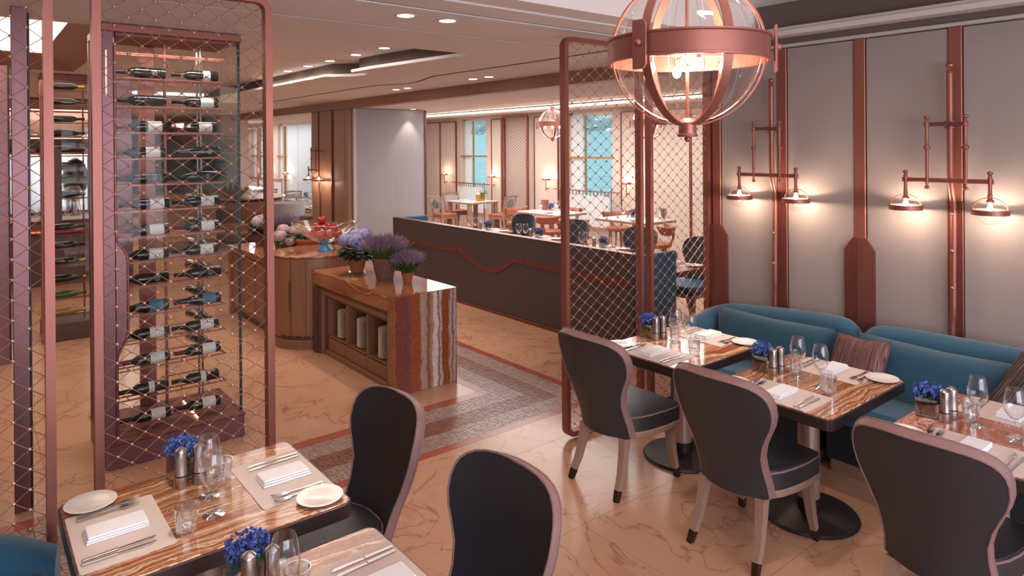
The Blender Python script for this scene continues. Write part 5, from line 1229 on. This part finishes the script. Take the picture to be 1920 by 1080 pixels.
BT = [(6.33, 8.72, 'farthest booth table'), (6.33, 7.5, 'second booth table behind the partition'), (6.33, 6.22, 'third booth table, behind the screen panel'), (6.0, 4.87, 'booth table beyond the partition end')]
for i, (x, y, nm) in enumerate(BT):
    make_table('pale topped %s' % nm, (x, y, 0), 'onyx_far_t' if 0 else 'onyx_pink')
    flower_vase('glass cube of blue flowers on the %s' % nm, x+.14, y-.06, seed=6+i)
    wineglass('wine glass nearer the bench on the %s' % nm, x-.10, y+.10); wineglass('wine glass nearer the chair on the %s' % nm, x-.04, y+.02)
    tumbler('water tumbler on the %s' % nm, x-.2, y+.0)
    mill('steel mill on the %s' % nm, x+.05, y+.02)
    placemat('pale placemat on the %s' % nm, x+.29, y, PI); placemat('pale placemat on the bench side of the %s' % nm, x-.29, y, 0)
    napkin('white folded napkin on the %s' % nm, x+.28, y-.02, PI); plate('white side plate on the %s' % nm, x+.33, y-.24)
    make_chair('navy spoon-back chair at the %s' % nm, (7.22 if i < 3 else 6.98, y-.02 if i < 3 else y+.13, 0), PI, 'leather_navy', 'navy booth chairs', None if i < 3 else 'booth_blue')
make_chair('blue seated dark chair at the open end of the booths', (6.6, 4.98, 0), -PI/2+.1, 'booth_blue', 'navy booth chairs') if 0 else None
# ================================================================== FAR DINING ROOM
def slat_chair(lb, x, y, rz, group='patterned side chairs'):
    t = thing('side_chair', lb, 'chair', (x, y, 0), rz, group)   # sitter faces local +x
    ob('seat', cm('sc_s', lambda: MB().prism(rrect(-.21, -.22, .24, .22, .04), .40, .475, .015).mesh('seat', 'leather_tan')), None, t)
    ob('seat_rail', cm('sc_r', lambda: MB().prism(rrect(-.205, -.215, .235, .215, .03), .36, .40).mesh('seat_rail', 'leg_wood')), None, t)
    for sx, sy in ((.21, .19), (.21, -.19)): ob('leg', cm('sc_l%s' % sy, lambda: MB().tube([(sx, sy, .37), (sx+.01, sy*1.04, 0)], [1, .7], sq=(.042, .042), upv=(1, 0, 0)).mesh('leg', 'leg_wood')), None, t)
    for sy in (.2, -.2): ob('leg', cm('sc_b%s' % sy, lambda: MB().tube([(-.27, sy*1.02, 0), (-.2, sy, .38), (-.215, sy*1.02, .62), (-.285, sy*1.12, .90)], [.8, 1, .9, .7], sq=(.042, .038), upv=(1, 0, 0)).mesh('leg', 'leg_wood')), None, t)
    ob('top_rail', cm('sc_t', lambda: MB().tube([(-.29, -.25, .885), (-.305, 0, .90), (-.29, .25, .885)], 1, sq=(.045, .022), upv=(0, 0, 1)).mesh('top_rail', 'leg_wood')), None, t)
    ob('back_panel', cm('sc_p', lambda: MB().grid([[(-.222-.05*k/4+s_*.012, -.195-.01*k/4+(.39+.02*k/4)*j/6, .60+.235*k/4) for j in range(7)] for k in range(5) for s_ in (1,)]).grid([[(-.236-.05*k/4, -.195+.39*j/6, .60+.235*k/4) for j in range(7)] for k in range(5)]).mesh('back_panel', 'chair_pattern')), None, t)
    def fan():
        mb = MB()
        for r0 in (.05, .085, .12): mb.tube([(-.237-.05*((.72+r0*.85*math.sin(a))-.60)/.235-.004, r0*math.cos(a), .72+r0*.85*math.sin(a)) for a in [2*PI*k/20 for k in range(20)]], .004, 4, closed=True)
        return mb.mesh('ring_pattern', 'print_ink')
    ob('ring_pattern', cm('sc_f', fan), None, t)
def tub_chair(lb, x, y, rz, group='tan winged chairs'):
    t = thing('winged_chair', lb, 'chair', (x, y, 0), rz, group)
    ob('seat', cm('tc_s', lambda: MB().lathe([(0, .40), (.22, .40), (.25, .42), (.25, .46), (.22, .475), (0, .48)], 28).mesh('seat', 'leather_tan')), None, t)
    def wing():
        rows = []
        for z, r, hw, th in ((.60, .25, .9, .0), (.62, .27, 1.15, .03), (.68, .285, 1.3, .035), (.735, .30, 1.4, .035), (.75, .30, 1.42, .0)):
            rows.append([((-(r+th/2)*math.cos(a)), (r+th/2)*math.sin(a)*1.05, z+.04*abs(a/1.4)**2) for a in [-hw+2*hw*i/20 for i in range(21)]]+[((-(r-th/2)*math.cos(a)), (r-th/2)*math.sin(a)*1.05, z+.04*abs(a/1.4)**2) for a in [hw-2*hw*i/20 for i in range(21)]])
        return MB().grid(rows, True).mesh('wing_back', 'leather_tan')
    ob('wing_back', cm('tc_w', wing), None, t)
    ob('back_post', cm('tc_p', lambda: MB().tube([(-.20, 0, .42), (-.27, 0, .55), (-.285, 0, .68)], 1, sq=(.03, .07), upv=(1, 0, 0)).mesh('back_post', 'leather_tan')), None, t)
    for k in range(4): a = PI/4+k*PI/2; ob('leg', cm('tc_l%d' % k, lambda: MB().tube([(.16*math.cos(a), .16*math.sin(a), .41), (.22*math.cos(a), .22*math.sin(a), 0)], [1, .6], sq=(.04, .04), upv=(0, 0.01, 1)).mesh('leg', 'leg_wood')), None, t)
def plain_table(lb, x, y, L, W, legs=4, rz=0, group='far dining tables'):
    t = thing('far_table', lb, 'table', (x, y, 0), rz, group)
    ob('tabletop', MB().prism(rrect(-L, -W, L, W, .03), .71, .75, .004, .004), 'leg_wood', t)
    ob('top_panel', MB().prism(rrect(-L+.02, -W+.02, L-.02, W-.02, .02), .7505, .756), 'porcelain', t)
    if legs == 4:
        for sx in (-1, 1):
            for sy in (-1, 1): ob('leg', MB().cbox(sx*(L-.06)-.045, sy*(W-.06)-.045, 0, sx*(L-.06)+.045, sy*(W-.06)+.045, .71, .004), 'leg_wood', t)
    else: ob('pedestal', MB().lathe([(.26, 0), (.25, .02), (.06, .04), (.055, .71)], 24), 'table_leg', t)
def dressed(x, y, nm, seed, z=.757, flowers=True):
    for k, (dx, dy) in enumerate(((-.18, .12), (.02, -.15), (.2, .1))): wineglass('wine glass on the %s' % nm, x+dx, y+dy, z, 'wine glasses on the %s' % nm)
    for k, (dx, dy) in enumerate(((-.25, -.2), (.28, -.12))):
        plate('white plate on the %s' % nm, x+dx, y+dy, z, .10, 'porcelain', 'plates on the %s' % nm)
        o = ob('napkin', CACHE['nap'], None, None, loc=(x+dx, y+dy+.0, z+.018), rotz=.6*k); tag(o, 'white napkin on the %s' % nm, 'napkin', 'napkins on the %s' % nm)
    if flowers: flower_vase('glass cube of blue flowers on the %s' % nm, x+.06, y+.08, z, 10+seed)
    tumbler('water tumbler on the %s' % nm, x-.05, y-.28, z, 'tumblers on the %s' % nm)
plain_table('square wooden table set before the far lake window', 9.80, 13.75, .45, .48)
FT = (9.80, 13.75)
for dx, dy in ((-.2, .2), (.2, -.1), (.15, .25)): plate('white plate on the square table by the far lake window', FT[0]+dx, FT[1]+dy, .757, .09, 'porcelain', 'plates on the square far table')
gv = thing('flower_vase', 'gold vase of green leaves on the square table by the far lake window', 'vase', (10.02, 13.62, .757)); ob('vase', MB().lathe([(.0, 0), (.05, 0), (.06, .06), (.055, .16), (.045, .17)], 18), 'foil_gold', gv); ob('leaves', leafset(50, (0, 0, .2), .08, .06, 4), 'leaf', gv, 'stuff', norm=False)
bx = thing('menu_box', 'tan menu box on the square table by the far lake window', 'box', (9.86, 13.60, .757)); ob('body', MB().cbox(-.05, -.04, 0, .05, .04, .16, .004), 'frame_gold', bx); ob('cards', MB().cbox(-.04, -.025, .12, .04, .025, .20, .002), 'porcelain', bx)
slat_chair('pattern backed chair in front of the square far table', 9.14, 14.0, 0.0)
slat_chair('pattern backed chair at the window end of the square far table', 9.85, 14.52, -PI/2)
slat_chair('pattern backed chair right of the square far table', 10.1, 12.98, PI/2+.3)
slat_chair('pattern backed chair half hidden by the grey wall', 9.0, 15.5, .4)
plain_table('long white topped table behind the two navy chairs', 9.35, 10.35, .42, .62, 1); dressed(9.35, 10.35, 'long far table', 1)
tub_chair('tan winged chair at the far end of the long table', 9.30, 11.35, -PI/2); tub_chair('tan winged chair before the long white table', 8.85, 9.85, .3); tub_chair('tan winged chair at the window side of the long table', 10.05, 10.6, PI); tub_chair('tan winged chair low behind the third booth table', 8.7, 8.95, .2)
plain_table('round ended white table seen through the screen', 9.55, 8.3, .42, .62, 1); dressed(9.55, 8.3, 'far table seen through the screen', 2)
tub_chair('tan winged chair with a rounded back beyond the screen', 9.0, 7.35, PI/2+.5); tub_chair('tan winged chair behind the fourth booth', 8.3, 5.6, PI*.8); tub_chair('tan winged chair between the far tables', 10.2, 9.3, -PI/2-.3)
plain_table('white table by the far wall beyond the booth chair', 9.6, 5.7, .42, .5, 1); dressed(9.6, 5.7, 'far table beyond the booth chair', 3, flowers=False)
wb = thing('wine_cooler', 'steel wine cooler on the far table seen between the screen posts', 'cooler', (9.75, 7.85, .757)); ob('bucket', MB().lathe([(0, 0), (.07, 0), (.095, .2), (.10, .205), (.09, .2), (.068, .01), (0, .01)], 24), 'steel', wb)
for sy in (-1, 1): ob('handle', MB().tube([(0, sy*.095, .17), (0, sy*.125, .16), (0, sy*.12, .12), (0, sy*.088, .12)], .006, 6), 'steel', wb)
wb2 = thing('wine_cooler', 'steel wine cooler beside the lake window on the long far table', 'cooler', (9.5, 10.72, .757)); ob('bucket', MB().lathe([(0, 0), (.06, 0), (.085, .2), (.09, .205), (.08, .2), (.058, .01), (0, .01)], 24), 'copper', wb2)
# ---- rooms past the wine cabinet
is_ = thing('buffet_island', 'curved wooden buffet island with a wavy onyx band', 'counter', (5.06, 16.3, 0))
ob('body', MB().lathe([(.78, .05), (.80, .92)], 48, sx=1.05, sy=1.3), 'wood_cabinet', is_); ob('top', MB().lathe([(0, .95), (.84, .95), (.86, .965), (.86, .985), (0, .99)], 48, sx=1.05, sy=1.3), 'onyx_far', is_)
ob('onyx_band', MB().lathe([(.803, .18), (.815, .2), (.815, .44), (.803, .46)], 48, caps=False, sx=1.05, sy=1.3), 'onyx_far', is_); ob('plinth', MB().lathe([(.74, 0), (.74, .05)], 48, sx=1.05, sy=1.3), 'wood_dark', is_)
lb_ = thing('long_buffet', 'long wooden buffet with onyx bands reaching back past the island', 'counter', (3.6, 17.2, 0))
ob('body', MB().cbox(-.5, -2.2, .05, .5, 2.2, .92, .02), 'wood_cabinet', lb_); ob('top', MB().cbox(-.55, -2.25, .92, .55, 2.25, .99, .01), 'onyx_far', lb_); ob('onyx_band', MB().cbox(-.51, -2.21, .22, .51, 2.21, .50, .01), 'onyx_far', lb_); ob('plinth', MB().box(-.46, -2.1, 0, .46, 2.1, .05), 'wood_dark', lb_)
hf = thing('low_counter', 'short counter with wavy onyx front before the hall chairs', 'counter', (5.15, 13.75, 0))
ob('body', MB().cbox(-.45, -.5, 0, .45, .5, .66, .02), 'onyx_far', hf); ob('top', MB().cbox(-.48, -.53, .66, .48, .53, .72, .01), 'wood_dark', hf)
ob('drum', MB().lathe([(.34, .72), (.36, .96), (.36, .98), (0, .98)], 36), 'grey_panel', hf)
bsk = thing('bread_basket', 'wide wicker basket with bottles on the curved island', 'basket', (4.75, 16.1, .99)); ob('basket', MB().lathe([(0, 0), (.18, 0), (.36, .16), (.38, .20), (.35, .2), (.17, .02), (0, .02)], 32), 'wicker', bsk)
for k in range(6):
    t = thing('juice_bottle', 'green bottle standing in the basket on the curved island', 'bottle', (4.62+.06*(k % 3)*2, 16.05+.12*(k//3), 1.012), 0, 'bottles in the island basket'); ob('body', cm('jb', lambda: MB().lathe([(0, 0), (.035, 0), (.035, .18), (.014, .25), (.014, .30), (0, .3)], 12).mesh('body', 'bottle_green')), None, t); ob('cap', cm('jc', lambda: MB().lathe([(.016, .30), (.016, .32), (0, .32)], 10).mesh('cap', 'foil_gold')), None, t)
for i, (x, y, nm) in enumerate(((6.35, 14.9, 'round hall table by the pillar'), (6.95, 17.3, 'hall table under the pale blue wall'), (6.95, 20.9, 'hall table before the distant screen'))):
    plain_table('white topped %s' % nm, x, y, .42, .42, 1); dressed(x, y, nm, 4+i)
    slat_chair('pattern backed chair on the near side of the %s' % nm, x-.75, y-.1, .1); slat_chair('pattern backed chair beside the %s' % nm, x-.05, y-.78, PI/2); slat_chair('pattern backed chair behind the %s' % nm, x+.1, y+.8, -PI/2)
ds = thing('dish_stand', 'metal stand of chafing dishes past the copper post', 'stand', (6.15, 18.9, 0)); ob('table', MB().cbox(-.4, -.8, .0, .4, .8, .88, .02), 'frame_white', ds)
for k in range(3): ob('dish', MB().lathe([(0, 0), (.2, 0), (.22, .06), (.20, .10), (.1, .17), (0, .19)], 24, (0, -.5+k*.5, .88)), 'steel', ds)
tp = thing('leafy_plant', 'bushy green plant on the long buffet behind the wine cabinet', 'plant', (3.95, 15.35, .99)); ob('pot', pot(.10, .15, .22), 'terracotta_dark', tp); ob('foliage', leafset(1200, (0, 0, .66), .44, .11, 21, 1.0, .25), 'leaf', tp, 'stuff', norm=False)
